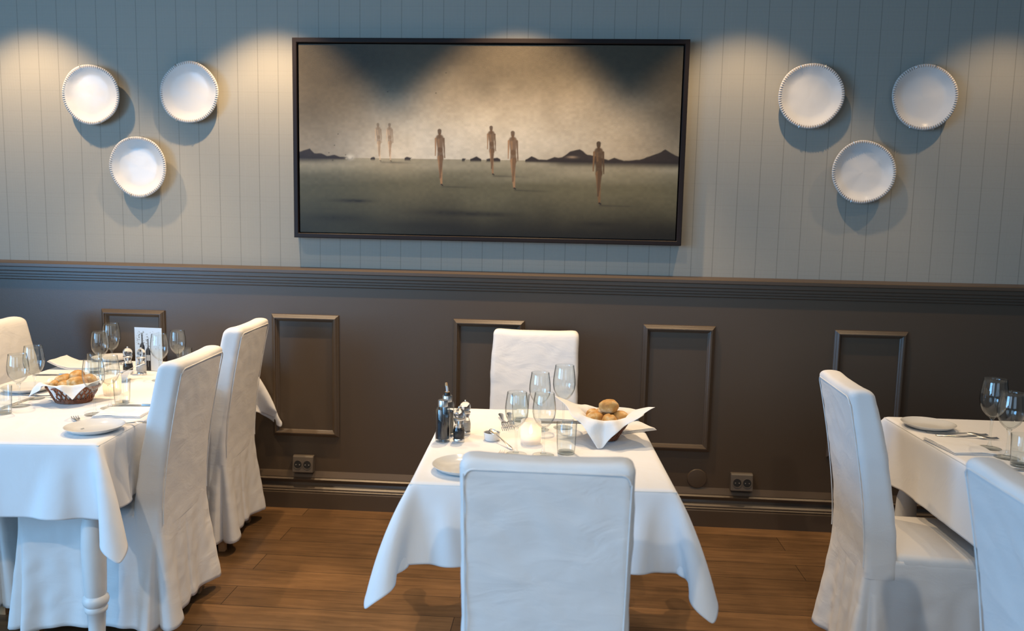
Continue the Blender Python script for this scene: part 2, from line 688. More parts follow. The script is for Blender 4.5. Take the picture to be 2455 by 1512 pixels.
# ------------------------------------------------------------------ painting
def sstep(a, b, x):
    t = np.clip((x - a) / (b - a), 0, 1)
    return t * t * (3 - 2 * t)


def vnoise(shape, cells, seed):
    rng = np.random.RandomState(seed)
    gy, gx = cells
    g = rng.rand(gy + 2, gx + 2)
    yy = np.linspace(0, gy, shape[0])[:, None]
    xx = np.linspace(0, gx, shape[1])[None, :]
    yi, xi = yy.astype(int), xx.astype(int)
    fy, fx = yy - yi, xx - xi
    fy, fx = fy * fy * (3 - 2 * fy), fx * fx * (3 - 2 * fx)
    return (g[yi, xi] * (1 - fy) * (1 - fx) + g[yi + 1, xi] * fy * (1 - fx) + g[yi, xi + 1] * (1 - fy) * fx + g[yi + 1, xi + 1] * fy * fx)


def colour_sheet(name, w, h, nx, ny, rgb, mat, parent, y=0.0):
    """upright sheet in x/z with one colour per vertex; rgb is (ny, nx, 3) linear, row 0 at the bottom"""
    xs = np.linspace(-w / 2, w / 2, nx)
    zs = np.linspace(-h / 2, h / 2, ny)
    co = np.zeros((ny, nx, 3))
    co[..., 0] = xs[None, :]
    co[..., 1] = y
    co[..., 2] = zs[:, None]
    me = bpy.data.meshes.new(name)
    me.vertices.add(nx * ny)
    me.vertices.foreach_set('co', co.ravel())
    a = (np.arange(ny - 1)[:, None] * nx + np.arange(nx - 1)[None, :]).ravel()
    q = np.stack([a, a + 1, a + nx + 1, a + nx], 1)
    nf = len(q)
    me.loops.add(nf * 4)
    me.loops.foreach_set('vertex_index', q.ravel())
    me.polygons.add(nf)
    me.polygons.foreach_set('loop_start', np.arange(nf) * 4)
    me.update()
    at = me.color_attributes.new('Col', 'FLOAT_COLOR', 'POINT')
    col = np.ones((ny, nx, 4))
    col[..., :3] = rgb
    at.data.foreach_set('color', col.ravel())
    me.materials.append(mat)
    o = bpy.data.objects.new(name, me)
    C.objects.link(o)
    o.parent = parent
    return o


def lin(c):
    c = np.asarray(c, float) / 255
    return np.where(c <= .04045, c / 12.92, ((c + .055) / 1.055) ** 2.4)


def paint_scene(nx, ny):
    # image space of the canvas: X 0..1 left to right, Y 0..1 top to bottom
    X = np.linspace(0, 1, nx)[None, :].repeat(ny, 0)
    Y = np.linspace(1, 0, ny)[:, None].repeat(nx, 1)
    n1 = vnoise((ny, nx), (5, 8), 1)
    n2 = vnoise((ny, nx), (14, 24), 2)
    n3 = vnoise((ny, nx), (70, 110), 3)
    n4 = vnoise((ny, nx), (30, 8), 4)
    HZ = .595
    def mixc(a, b, t): return a * (1 - t[..., None]) + b * t[..., None]
    top, mid, hor = lin((92, 84, 70)), lin((176, 163, 140)), lin((232, 226, 214))
    t = sstep(.0, .58, Y + .25 * (n1 - .5) + .06 * (n2 - .5))
    sky = mixc(top[None, None], mid[None, None], t)
    glow = np.exp(-((X - .30) / .33) ** 2 - ((Y - .56) / .20) ** 2) + .5 * np.exp(-((X - .62) / .3) ** 2 - ((Y - .5) / .22) ** 2)
    sky = mixc(sky, hor[None, None], np.clip(glow * (.85 + .3 * (n2 - .5)), 0, 1))
    dark = np.clip(np.exp(-((X - .05) / .16) ** 2 - ((Y - .25) / .45) ** 2) * .75 + np.exp(-((X - .80) / .16) ** 2 - ((Y - .08) / .16) ** 2) * .55
                   + np.exp(-((X - 1.02) / .12) ** 2 - ((Y - .2) / .4) ** 2) * .55 + np.exp(-((X - .15) / .16) ** 2 - ((Y - .06) / .14) ** 2) * .6, 0, .9)
    sky = mixc(sky, lin((70, 64, 52))[None, None], dark)
    g0, g1, g2 = lin((172, 166, 146)), lin((112, 108, 86)), lin((34, 31, 24))
    gy = np.clip((Y - HZ) / (1 - HZ), 0, 1)
    gr = mixc(g0[None, None], g1[None, None], sstep(0, .38, gy + .12 * (n4 - .5)))
    gr = mixc(gr, g2[None, None], sstep(.35, .95, gy + .16 * (n1 - .5) + .05 * (n2 - .5)))
    gr = mixc(gr, lin((70, 74, 60))[None, None], .5 * np.exp(-((X - .1) / .2) ** 2) * sstep(.05, .3, gy))
    rgb = np.where((Y > HZ)[..., None], gr, sky)
    ink = lin((38, 32, 32))

    def over(mask, col):
        nonlocal rgb
        rgb = mixc(rgb, np.asarray(col)[None, None] * np.ones_like(rgb), np.clip(mask, 0, 1))
    # hills on the horizon (outline heights above the horizon by x)
    hx = np.array([0, .012, .028, .04, .06, .075, .095, .11, .13, .16, .19, .2, .21, .28, .29, .31, .43, .44, .455, .475, .49, .53, .54, .56, .60, .62, .64, .66, .68, .69, .70, .72, .745, .765, .80, .82, .835, .86, .90, .925, .945, .965, .98, 1])
    hh = np.array([.028, .035, .045, .022, .02, .008, .014, .004, .004, .0, .0, .006, 0, 0, .008, 0, 0, .006, 0, .018, 0, .012, 0, .0, .0, .022, .006, .004, .02, .016, .02, .05, .062, .035, .02, .006, .022, .004, .012, .03, .045, .066, .05, .03])
    prof = np.interp(X[0], hx, hh)[None, :] + .004 * (n3 - .5)
    on = np.where(prof > .003, 1, 0)
    over(sstep(-.004, .004, Y - (HZ - prof)) * sstep(HZ + .018, HZ + .002, Y) * on, lin((58, 50, 48)))
    over(.75 * np.exp(-((Y - HZ - .012) / .018) ** 2) * (sstep(.18, .02, X) + sstep(.62, .72, X)), lin((44, 38, 38)))
    over(np.exp(-((X - .137) / .010) ** 2 - ((Y - .592) / .014) ** 2), lin((225, 220, 208)))
    over(.8 * np.exp(-((X - .725) / .012) ** 2 - ((Y - .575) / .006) ** 2), lin((170, 150, 130)))
    # low rocks in the foreground
    for cx, cy, sx, sy, k in ((.145, .825, .05, .010, .8), (.42, .88, .10, .016, .55), (.50, .885, .08, .012, .5), (.10, .92, .08, .02, .5), (.80, .925, .05, .012, .5), (.33, .95, .12, .02, .4)):
        over(k * np.exp(-((X - cx) / sx) ** 2 - ((Y - cy) / sy) ** 2) * (.6 + .8 * n3), lin((24, 21, 19)))

    def seg(ax, ay, bx, by, wa, wb):
        asp = 1.93
        px, py = (X - ax) * asp, Y - ay
        dx, dy = (bx - ax) * asp, by - ay
        tt = np.clip((px * dx + py * dy) / (dx * dx + dy * dy), 0, 1)
        d = np.hypot(px - tt * dx, py - tt * dy)
        return sstep(1.25, .75, d / (wa + (wb - wa) * tt))

    # walking figures: x of head, y of head, x of foot, y of foot, strength, arm spread
    for hx_, hy_, fx_, fy_, st, body in ((.212, .412, .218, .612, .72, (150, 132, 112)), (.243, .412, .246, .612, .72, (150, 130, 110)),
                                         (.376, .440, .383, .737, .92, (118, 92, 68)), (.512, .420, .519, .676, .92, (112, 88, 66)),
                                         (.569, .446, .576, .750, .92, (120, 94, 70)), (.793, .495, .800, .822, .95, (88, 68, 48))):
        H = fy_ - hy_
        asp = 1.93
        xm = lambda t: hx_ + (fx_ - hx_) * t
        ym = lambda t: hy_ + H * t
        ink_, skin = lin(body), lin([min(255, c * 1.45) for c in body])
        w = H
        # cast shadow on the ground to the right
        over(.6 * st * np.exp(-np.abs(Y - fy_ - .004 - .03 * (X - fx_)) / .004) * sstep(fx_ - .004, fx_ + .004, X) * sstep(fx_ + .33 * H + .02, fx_ + .1 * H, X), ink)
        over(st * seg(xm(.13), ym(.15), xm(.36), ym(.36), .066 * w, .046 * w), ink_)
        over(st * seg(xm(.36), ym(.36), xm(.50), ym(.50), .046 * w, .054 * w), ink_)
        over(st * seg(xm(.5) - .006 * w, ym(.5), xm(.98), ym(.97), .042 * w, .017 * w), skin)
        over(st * .9 * seg(xm(.5) + .008 * w, ym(.48), xm(.85) - .010 * w, ym(.86), .036 * w, .012 * w), ink_)
        over(st * seg(xm(.13) - .036 * w, ym(.16), xm(.42) - .044 * w, ym(.46), .016 * w, .009 * w), skin)
        over(st * seg(xm(.13) + .036 * w, ym(.16), xm(.42) + .040 * w, ym(.50), .017 * w, .009 * w), ink_)
        over(st * seg(xm(.03), ym(.02), xm(.06), ym(.06), .034 * w, .030 * w), lin([c * .8 for c in body]))
        over(st * seg(xm(.08), ym(.07), xm(.14), ym(.13), .018 * w, .022 * w), ink_)
        over(.55 * st * seg(xm(.15) - .012 * w, ym(.18), xm(.3) - .010 * w, ym(.3), .018 * w, .012 * w), skin)
        over(st * seg(xm(.97), ym(.975), xm(1.0) + .012 * w, ym(.99), .014 * w, .010 * w), ink)
    for dx, dy in ((.238, .245), (.366, .250), (.105, .47), (.392, .145), (.095, .53), (.08, .57), (.125, .58), (.09, .61)):
        over(np.exp(-((X - dx) / .0016) ** 2 - ((Y - dy) / .0026) ** 2) * .9, lin((24, 20, 18)))
    rgb = rgb * (1 + .16 * (n3 - .5)[..., None])
    return np.clip(rgb, .003, .85) * np.array([.66, .63, .57])


pc = (-.553, -.002, 1.889)
pt = thing('painting', 'wide dark-framed oil painting of thin figures walking on a plain, hung on the wallpaper', 'painting', pc)
FW, FH, FD = 1.916, .968, .058
mb = MB()
prof = [(0, 0), (0, FD - .003), (.003, FD), (.020, FD), (.023, FD - .003), (.023, .012), (.010, .004)]
rings = []
for ins, d in prof:
    rings.append([(-FW / 2 + ins, -d, -FH / 2 + ins), (FW / 2 - ins, -d, -FH / 2 + ins), (FW / 2 - ins, -d, FH / 2 - ins), (-FW / 2 + ins, -d, FH / 2 - ins)])
rings.append(rings[0])
mb.loft(rings, True, False, False).build('frame', MAT['frame'], pt, smooth=False)
MB().box((0, -.010, 0), (FW - .03, .008, FH - .03)).build('backing', MAT['gap'], pt, smooth=False)
CW, CH = FW - .058, FH - .056
MB().box((0, -.032, 0), (CW, .030, CH)).build('stretcher', MAT['gap'], pt, smooth=False)
colour_sheet('canvas', CW, CH, 820, 420, paint_scene(820, 420), MAT['painting'], pt, -.0482)


# ------------------------------------------------------------------ wall plates
def make_wall_plate(seed):
    o = thing('wall_plate', '', 'plate', (0, 0, 0))
    ph = [random.uniform(0, 6.28) for _ in range(4)]
    wob = lambda a: 1 + .012 * math.sin(2 * a + ph[0]) + .010 * math.sin(3 * a + ph[1]) + .006 * math.sin(5 * a + ph[2])
    seg = 336
    prof = [(.0, .016), (.05, .016), (.088, .017), (.108, .021), (.124, .030), (.1335, .034), (.1345, .0345), (.1385, .0355), (.1435, .036), (.1465, .0355), (.150, .034), (.1495, .031), (.13, .022), (.105, .010), (.085, .006), (.082, .0), (.074, .0), (.07, .006), (0, .006)]
    v, f, cols = [], [], []
    base = np.array((.60, .59, .57))
    for k, (r, z) in enumerate(prof):
        for i in range(seg):
            a = 2 * PI * i / seg
            rr = max(r, 1e-4) * wob(a)
            tick = (i % 4) < 2
            dz = 0
            c = base
            if 7 <= k <= 9:
                dz = .0022 if tick else -.0010
                if not tick:
                    c = np.array((.40, .33, .27)) * (1 + .35 * nz(3 * math.cos(a) + seed, 3 * math.sin(a), 1))
            hand = .0022 * nz(rr * math.cos(a) * 16 + seed * 7, rr * math.sin(a) * 16, k * .01) * min(1, r / .05)
            v.append((rr * math.cos(a), -(z + dz + hand), rr * math.sin(a)))
            cols.append((*c, 1))
    n = len(prof)
    for k in range(n - 1):
        for i in range(seg):
            j = (i + 1) % seg
            f.append((k * seg + i, (k + 1) * seg + i, (k + 1) * seg + j, k * seg + j))
    me = bpy.data.meshes.new('dish')
    me.from_pydata(v, [], f)
    at = me.color_attributes.new('Col', 'FLOAT_COLOR', 'POINT')
    at.data.foreach_set('color', np.array(cols).ravel())
    me.polygons.foreach_set('use_smooth', [True] * len(me.polygons))
    me.materials.append(MAT['glaze'])
    d = bpy.data.objects.new('dish', me)
    C.objects.link(d)
    d.parent = o
    for a in (1.25, 1.95, 4.35, 5.02):
        a += random.uniform(-.12, .12)
        w = .150 * wob(a)
        p = lambda r, y: ((r) * math.cos(a), -y, r * math.sin(a))
        MB().tube([p(w - .010, .0385), p(w - .002, .0385), p(w + .004, .036), p(w + .004, .024), p(w - .03, .009), p(w - .05, -.0115)], .0011, 6).build('hanger_clip', MAT['steel'], o)
    return o


for i, (x, z, s, lab) in enumerate((
        (-2.551, 2.095, .99, 'round white plate hung upper left of the left trio of wall plates'),
        (-2.042, 2.110, 1.0, 'round white plate hung upper right of the left trio, nearest the painting'),
        (-2.318, 1.742, 1.0, 'round white plate with rippled glaze, bottom of the left trio of wall plates'),
        (.980, 2.121, 1.01, 'round white plate hung upper left of the right trio, just right of the painting'),
        (1.498, 2.120, 1.0, 'round white plate hung upper right of the right trio, nearest the right edge'),
        (1.246, 1.771, .985, 'round white plate at the bottom of the right trio of wall plates'))):
    o = make_wall_plate(i)
    o.location = (x, -.012, z)
    o.scale = (s, 1, s)
    o['label'] = lab
    o['group'] = 'white plates hung on the wallpaper'


# ------------------------------------------------------------------ sockets and cover plate
def make_socket():
    o = thing('wall_socket', '', 'socket', (0, 0, 0))
    # sloping-front housing: cross-section (depth, z) lofted along x
    prof = [(0, -.043), (.034, -.043), (.039, -.039), (.026, .036), (.020, .043), (0, .043)]
    rings = []
    for x, k in ((-.054, .93), (-.051, 1), (.051, 1), (.054, .93)):
        rings.append([(x, -d * k, z * (.97 if k < 1 else 1)) for d, z in prof])
    MB().loft(rings).build('housing', MAT['socket'], o, smooth=False)
    tilt = math.atan2(.013, .075)
    for sx in (-.0245, .0245):
        ring = MB().lathe([(.0235, 0), (.0235, .0022), (.0205, .0022), (.0195, -.001)], 40).build('receptacle', MAT['socket'], o)
        ring.rotation_euler = (PI / 2 - tilt, 0, 0)
        ring.location = (sx, -.0330, -.002)
        hole = MB().lathe([(0, 0), (.0196, 0), (.0196, .0012), (0, .0012)], 40).build('well', MAT['hole'], ring)
        mb = MB()
        for px in (-.0095, .0095):
            mb.lathe([(0, .0034), (.0024, .0034), (.0024, .0010), (0, .0010)], 12, (px, 0, 0))
        mb.build('contact', MAT['steel'], ring)
    return o


sp_ = Proto(make_socket)
sp_.put((-1.482, -WD, .2345), 0, 'brown double wall socket on the wainscot, left of the middle table', 'double sockets above the baseboard')
sp_.put((.760, -WD, .2345), 0, 'brown double wall socket on the wainscot, right of the middle table', 'double sockets above the baseboard')
o = MB().lathe([(0, .008), (.044, .008), (.047, .0075), (.049, .005), (.0495, 0), (0, 0)], 64).build('cover_plate', MAT['taupe'], loc=(.542, -WD, .238))
o.rotation_euler = (PI / 2, 0, 0)
tag(o, 'round brown blank cover plate on the wainscot left of the right socket', 'cover plate')


# ------------------------------------------------------------------ slipcovered chairs
CT = 1.0


def rear_y(z):
    t = min(1, max(0, (z - .45) / .55))
    return -.25 - .085 * t ** 1.5


def make_chair():
    o = thing('dining_chair', '', 'chair', (0, 0, 0), 0, 'white slipcovered dining chairs')
    hx = .212
    # backrest
    rings = []
    zs = list(np.linspace(.40, CT - .026, 34))
    for a in np.linspace(0, PI / 2, 7)[1:]:
        zs.append((CT - .026 + .026 * math.sin(a), 1 - math.cos(a)))
    for e in zs:
        z, sh = (e, 0) if not isinstance(e, tuple) else e
        t = min(1, max(0, (z - .45) / .55))
        th = .100 - .018 * t
        ry = rear_y(z)
        pts, _ = rrect(hx - .006 * t - sh * .024, th / 2 - sh * .024, .022 if sh < .9 else .012, 128)
        ring = []
        for x, y, nx, ny in pts:
            w = .0035 * nz(x * 7 + 3, z * 6, y * 9) + .0022 * nz(x * 16, z * 26 + x * 9, y * 12)
            w += .004 * math.sin((z * 1.2 + x) * 21) * max(0, .7 - t) * abs(nx) * .5
            zz = z - .008 * t ** 4 * (1 - (x / hx) ** 2)
            ring.append((x + nx * w, ry + th / 2 + y + ny * w, zz))
        rings.append(ring)
    MB().loft(rings).build('backrest', MAT['slip'], o, angle=80)
    # seat cushion
    rings = []
    for z, ins in [(.36, .0)] + [(.455 + .025 * math.sin(a), .025 * (1 - math.cos(a))) for a in np.linspace(0, PI / 2, 6)] + [(.484, .09), (.487, .17)]:
        pts, _ = rrect(.208 - ins, .203 - ins, max(.028 - ins, .008), 128)
        rings.append([(x, y + .044, z + .002 * nz(x * 9, y * 9, 2)) for x, y, _, _ in pts])
    MB().loft(rings).build('seat', MAT['slip'], o, angle=80)
    # skirt with an inverted pleat at each corner
    n = 420
    pts, L = rrect(.2095, .2485, .022, n)
    corners = []
    for cx, cy in ((.205, -.232), (.205, .235), (-.205, .235), (-.205, -.232)):
        # the pleats open on the side faces, just beside the corners
        corners.append(min(range(n), key=lambda i: (pts[i][0] - (math.copysign(.2095, cx))) ** 2 + (pts[i][1] - cy) ** 2))
    rings = []
    for k in range(30):
        t = k / 29
        tp = max(0, (t - .10) / .90)
        ring = []
        for i, (x, y, nx, ny) in enumerate(pts):
            d = 0
            dcm = 9
            for c in corners:
                dc = ((i - c + n / 2) % n - n / 2) * L / n
                dcm = min(dcm, abs(dc))
                d += tp ** 1.1 * (.036 * math.exp(-(abs(dc) / .075) ** 2) - .062 * math.exp(-(dc / .0095) ** 2))
            d += .020 * t ** 1.3
            rip = .005 * t * math.sin(i * L / n * 62 + 2 * nz(x * 5, y * 5, 7)) + .010 * t * nz(x * 9, y * 9, 3 + t * .8) + .003 * nz(x * 22 + t * 3, y * 22, t * 9)
            d += rip * min(1, dcm / .03)
            hem = .050 + .020 * min(1, dcm / .14) + .010 * nz(x * 8, y * 8, 5)
            z = .462 + (hem - .462) * t
            if t == 0:
                d -= .004
            ring.append((x + nx * d, y + ny * d, z))
        rings.append(ring)
    sk = MB().loft(rings, True, False, False).build('skirt', MAT['slip'], o, angle=85)
    md = sk.modifiers.new('thickness', 'SOLIDIFY')
    md.thickness = .0022
    md.offset = -1
    # piping round the rear panel
    path = []
    for z in np.linspace(.43, CT - .04, 24):
        path.append((-hx + .016, rear_y(z) - .0015, z))
    for s in (-1, 1):
        for a in np.linspace(0, PI / 2, 5):
            aa = a if s < 0 else PI / 2 - a
            x = s * (hx - .041 + .022 * math.cos(aa))
            z = CT - .045 + .022 * math.sin(aa)
            path.append((x, rear_y(z) - .0015, z - .004))
    for z in np.linspace(CT - .05, .43, 24):
        path.append((hx - .016, rear_y(z) - .0015, z))
    MB().tube(path, .0019, 6).build('piping', MAT['slip'], o)
    for sx in (-1, 1):
        for sy in (-1, 1):
            y = .215 * sy
            rings = []
            for z, r in ((0, .014), (.35, .019)):
                rings.append([(.17 * sx + r * a, y + r * b, z) for a, b in ((-1, -1), (1, -1), (1, 1), (-1, 1))])
            MB().loft(rings).build('leg', MAT['leg_wood'], o, smooth=False)
    return o


chairs = Proto(make_chair)
CHAIRS = [
    # x, y, heading (0 faces the wall, +Y), label, scale
    (-1.785, -1.185, 95, 'white slipcovered chair at the left table, nearer of the two backs beside the aisle', (1, 1, 1.0)),
    (-1.890, -.455, 95, 'white slipcovered chair at the left table, beside the wall on the aisle side', (1, 1, 1.02)),
    (-2.505, -.49, -88, 'cream-lit slipcovered chair on the far side of the left table, beyond the wine glasses', (1, 1, 1.0)),
    (-2.440, -1.075, -87, 'slipcovered chair under the left table with only its shaded skirt in view', (1, 1, 1.0)),
    (-.282, -.53, 180, 'white slipcovered chair between the middle table and the wall, facing the room', (.98, 1, 1.0)),
    (-.182, -1.915, 0, 'white slipcovered chair seen from behind in the middle foreground', (.918, 1, .985)),
    (1.075, -1.275, -94, 'white slipcovered chair at the right table, its whole back and seat in view', (.92, 1, 1.0)),
    (1.055, -2.33, -92, 'bluish-lit slipcovered chair cut off by the right edge in the foreground', (1, 1, 1.0)),
]
for x, y, a, lab, sc in CHAIRS:
    chairs.put((x, y, 0), R(a), lab, 'white slipcovered dining chairs', sc)


# ------------------------------------------------------------------ tables and cloths
TZ = .768        # table board
CZ = .7715       # top of the cloth


def make_pedestal_table(w, l, loc, rz, label):
    o = thing('dining_table', label, 'table', loc, rz, 'cloth-covered dining tables')
    MB().box((0, 0, TZ - .0145), (w, l, .026), .004).build('tabletop', MAT['white_wood'], o)
    MB().lathe([(.0001, .03), (.055, .03), (.060, .05), (.042, .075), (.034, .11), (.034, .60), (.045, .66), (.05, .735), (.0001, .735)], 32).build('column', MAT['white_wood'], o, angle=50)
    MB().box((0, 0, .020), (.34, .34, .036), .008).build('foot_plate', MAT['white_wood'], o)
    return o


def make_table(w, l, loc, rz, label):
    o = thing('dining_table', label, 'table', loc, rz, 'cloth-covered dining tables')
    MB().box((0, 0, TZ - .0145), (w, l, .026), .004).build('tabletop', MAT['white_wood'], o)
    mb = MB()
    for sx in (-1, 1):
        mb.box((sx * (w / 2 - .075), 0, TZ - .068), (.022, l - .24, .08))
    for sy in (-1, 1):
        mb.box((0, sy * (l / 2 - .075), TZ - .068), (w - .24, .022, .08))
    mb.build('apron', MAT['white_wood'], o, smooth=False)
    prof = [(0, 0), (.020, 0), (.029, .012), (.033, .030), (.030, .048), (.022, .060), (.024, .066), (.026, .12), (.029, .17), (.034, .176), (.036, .186), (.032, .194), (.038, .202),
            (.041, .214), (.038, .226), (.032, .232), (.034, .240), (.036, .30), (.038, .40), (.035, .47), (.028, .50), (.036, .51), (.040, .525), (.036, .54), (.030, .55), (.034, .575), (.034, .60)]
    for sx in (-1, 1):
        for sy in (-1, 1):
            mb = MB().lathe(prof, 32, (sx * (w / 2 - .075), sy * (l / 2 - .085), 0))
            mb.box((sx * (w / 2 - .075), sy * (l / 2 - .085), .668), (.072, .072, .14), .003)
            mb.build('leg', MAT['white_wood'], o, angle=50)
    return o


def drape(w, l, over, seed, obstacles=(), step=.024, steps=170, iters=14, long_bend=.06):
    """hang a rectangular cloth over a table top by position-based dynamics; returns the grid of points (table frame)"""
    rng = np.random.RandomState(seed)
    def spaced(a):
        m, k = int(round(a / step)), int(round(over / step))
        e = np.arange(1, k + 1) * (over / k)
        return np.concatenate([-a / 2 - e[::-1], np.linspace(-a / 2, a / 2, m + 1), a / 2 + e])
    gx, gy = spaced(w), spaced(l)
    nx, ny = len(gx), len(gy)
    P = np.zeros((nx, ny, 3))
    P[..., 0] = gx[:, None]
    P[..., 1] = gy[None, :]
    P[..., 2] = CZ - .001
    rest = P.copy().reshape(-1, 3)
    pin = ((np.abs(P[..., 0]) <= w / 2 + .001) & (np.abs(P[..., 1]) <= l / 2 + .001)).ravel()
    P = P.reshape(-1, 3)
    ex = np.maximum(np.abs(P[:, 0]) - w / 2, 0)
    ey = np.maximum(np.abs(P[:, 1]) - l / 2, 0)
    P[:, 2] -= .45 * (ex + ey)
    P[:, :2] *= 1 - .0
    P[~pin] += rng.normal(0, .0015, (int((~pin).sum()), 3))
    im = np.where(pin, 0., 1.)
    idx = np.arange(nx * ny).reshape(nx, ny)
    B = []

    def addb(a, b, k, bend=False):
        a, b = a.ravel(), b.ravel()
        keep = (im[a] * im[b] > 0) if bend else ((im[a] + im[b]) > 0)
        a, b = a[keep], b[keep]
        if len(a):
            r = np.linalg.norm(rest[a] - rest[b], axis=1)
            B.append((a, b, r, im[a] / (im[a] + im[b]), im[b] / (im[a] + im[b]), k))
    for p in (0, 1):
        n = (nx - p) // 2 * 2
        addb(idx[p:p + n:2, :], idx[p + 1:p + n:2, :][:idx[p:p + n:2, :].shape[0]], 1)
        n = (ny - p) // 2 * 2
        addb(idx[:, p:p + n:2], idx[:, p + 1:p + n:2], 1)
    for p in (0, 1):
        a = idx[p:-1:2, :-1]; b = idx[p + 1::2, 1:][:a.shape[0]]
        addb(a, b, .35)
        a = idx[p:-1:2, 1:]; b = idx[p + 1::2, :-1][:a.shape[0]]
        addb(a, b, .35)
    for p in (0, 1, 2, 3):
        a = idx[p::4, :]; b = idx[p + 2::4, :]
        m = min(len(a), len(b))
        addb(a[:m], b[:m], .14, True)
        a = idx[:, p::4]; b = idx[:, p + 2::4]
        m = min(a.shape[1], b.shape[1])
        addb(a[:, :m], b[:, :m], .14, True)
    for p in range(8):
        a = idx[p::8, :]; b = idx[p + 4::8, :]
        m = min(len(a), len(b))
        if m:
            addb(a[:m], b[:m], long_bend, True)
        a = idx[:, p::8]; b = idx[:, p + 4::8]
        m = min(a.shape[1], b.shape[1])
        if m:
            addb(a[:, :m], b[:, :m], long_bend, True)
    V = np.zeros_like(P)
    dt = 1 / 60
    free = ~pin
    for s in range(steps):
        V[free, 2] -= 9.8 * dt
        V *= .965 if s < steps * .6 else .90
        old = P.copy()
        P[free] += V[free] * dt
        for it in range(iters):
            for a, b, r, wa, wb, k in B:
                d = P[b] - P[a]
                ln = np.sqrt((d * d).sum(1)) + 1e-9
                c = (d * ((ln - r) / ln * k)[:, None])
                P[a] += c * wa[:, None]
                P[b] -= c * wb[:, None]
        ins = free & (np.abs(P[:, 0]) < w / 2 + .004) & (np.abs(P[:, 1]) < l / 2 + .004) & (P[:, 2] < CZ - .001)
        if ins.any():
            q = P[ins]
            dx = w / 2 + .004 - np.abs(q[:, 0])
            dy = l / 2 + .004 - np.abs(q[:, 1])
            sx = np.where(q[:, 0] >= 0, 1, -1)
            sy = np.where(q[:, 1] >= 0, 1, -1)
            ux = dx < dy
            q[ux, 0] += (dx * sx)[ux]
            q[~ux, 1] += (dy * sy)[~ux]
            P[ins] = q
        for ob in obstacles:
            ob(P, free)
        V = (P - old) / dt
        V[pin] = 0
    return P.reshape(nx, ny, 3)


def cloth_object(G, loc, rz, label):
    nx, ny = G.shape[:2]
    v = G.reshape(-1, 3)
    f = []
    for i in range(nx - 1):
        for j in range(ny - 1):
            f.append((i * ny + j, (i + 1) * ny + j, (i + 1) * ny + j + 1, i * ny + j + 1))
    mb = MB()
    mb.v, mb.f = [tuple(p) for p in v], f
    o = mb.build('tablecloth', MAT['cloth'], None, loc=loc, rz=rz, angle=180)
    m = o.modifiers.new('smooth', 'SUBSURF')
    m.levels = m.render_levels = 2
    m = o.modifiers.new('thickness', 'SOLIDIFY')
    m.thickness = .0012
    m.offset = 0
    return tag(o, label, 'tablecloth', 'white tablecloths')


def chair_obstacle(cx, cy, ca, tx, ty, ta):
    """keeps cloth points (table frame) out of a chair's backrest"""
    a = R(ca)
    ct, st = math.cos(ta), math.sin(ta)
    cc, sc = math.cos(a), math.sin(a)

    def push(P, free):
        wx = tx + P[:, 0] * ct - P[:, 1] * st - cx
        wy = ty + P[:, 0] * st + P[:, 1] * ct - cy
        lx = wx * cc + wy * sc
        ly = -wx * sc + wy * cc
        t = np.clip((P[:, 2] - .45) / .55, 0, 1)
        front = -.25 - .085 * t ** 1.5 + .108 - .018 * t
        hit = free & (np.abs(lx) < .222) & (ly < front) & (ly > -.40) & (P[:, 2] > .40)
        if hit.any():
            ly2 = np.where(hit, front, ly)
            wx2 = lx * cc - ly2 * sc + cx - tx
            wy2 = lx * sc + ly2 * cc + cy - ty
            P[hit, 0] = (wx2 * ct + wy2 * st)[hit]
            P[hit, 1] = (-wx2 * st + wy2 * ct)[hit]
    return push


LT = (-2.095, -.878, R(5))
CTB = (-.216, -1.345, R(2))
RT = (1.60, -1.72, R(0))
make_table(.86, 1.47, (LT[0], LT[1], 0), LT[2], 'long white table at the left with a turned leg at its near corner')
make_pedestal_table(.735, .895, (CTB[0], CTB[1], 0), CTB[2], 'small table for two in the middle, hidden beneath its white cloth')
make_table(.98, 1.86, (RT[0], RT[1], 0), RT[2], 'table at the right edge of the room beneath a white cloth')
def wall_obstacle(tx, ty, ta):
    def push(P, free):
        wy = ty + P[:, 0] * math.sin(ta) + P[:, 1] * math.cos(ta)
        d = np.where(free & (wy > -.030), wy + .030, 0)
        P[:, 0] -= d * math.sin(ta)
        P[:, 1] -= d * math.cos(ta)
    return push


obs = [wall_obstacle(*LT)] + [chair_obstacle(c[0], c[1], c[2], *LT) for c in CHAIRS[:4]]
cloth_object(drape(.86, 1.47, .236, 3, obs), (LT[0], LT[1], 0), LT[2], 'white cloth on the left table, its point hanging above a turned leg')
cloth_object(drape(.735, .895, .226, 5, [chair_obstacle(c[0], c[1], c[2], *CTB) for c in CHAIRS[4:6]], long_bend=.015), (CTB[0], CTB[1], 0), CTB[2],
             'white tablecloth on the middle table with two flared front corners')
cloth_object(drape(.98, 1.86, .225, 9, [chair_obstacle(c[0], c[1], c[2], *RT) for c in CHAIRS[6:8]]), (RT[0], RT[1], 0), RT[2],
             'white tablecloth on the right table, hanging in shade over a chair seat')


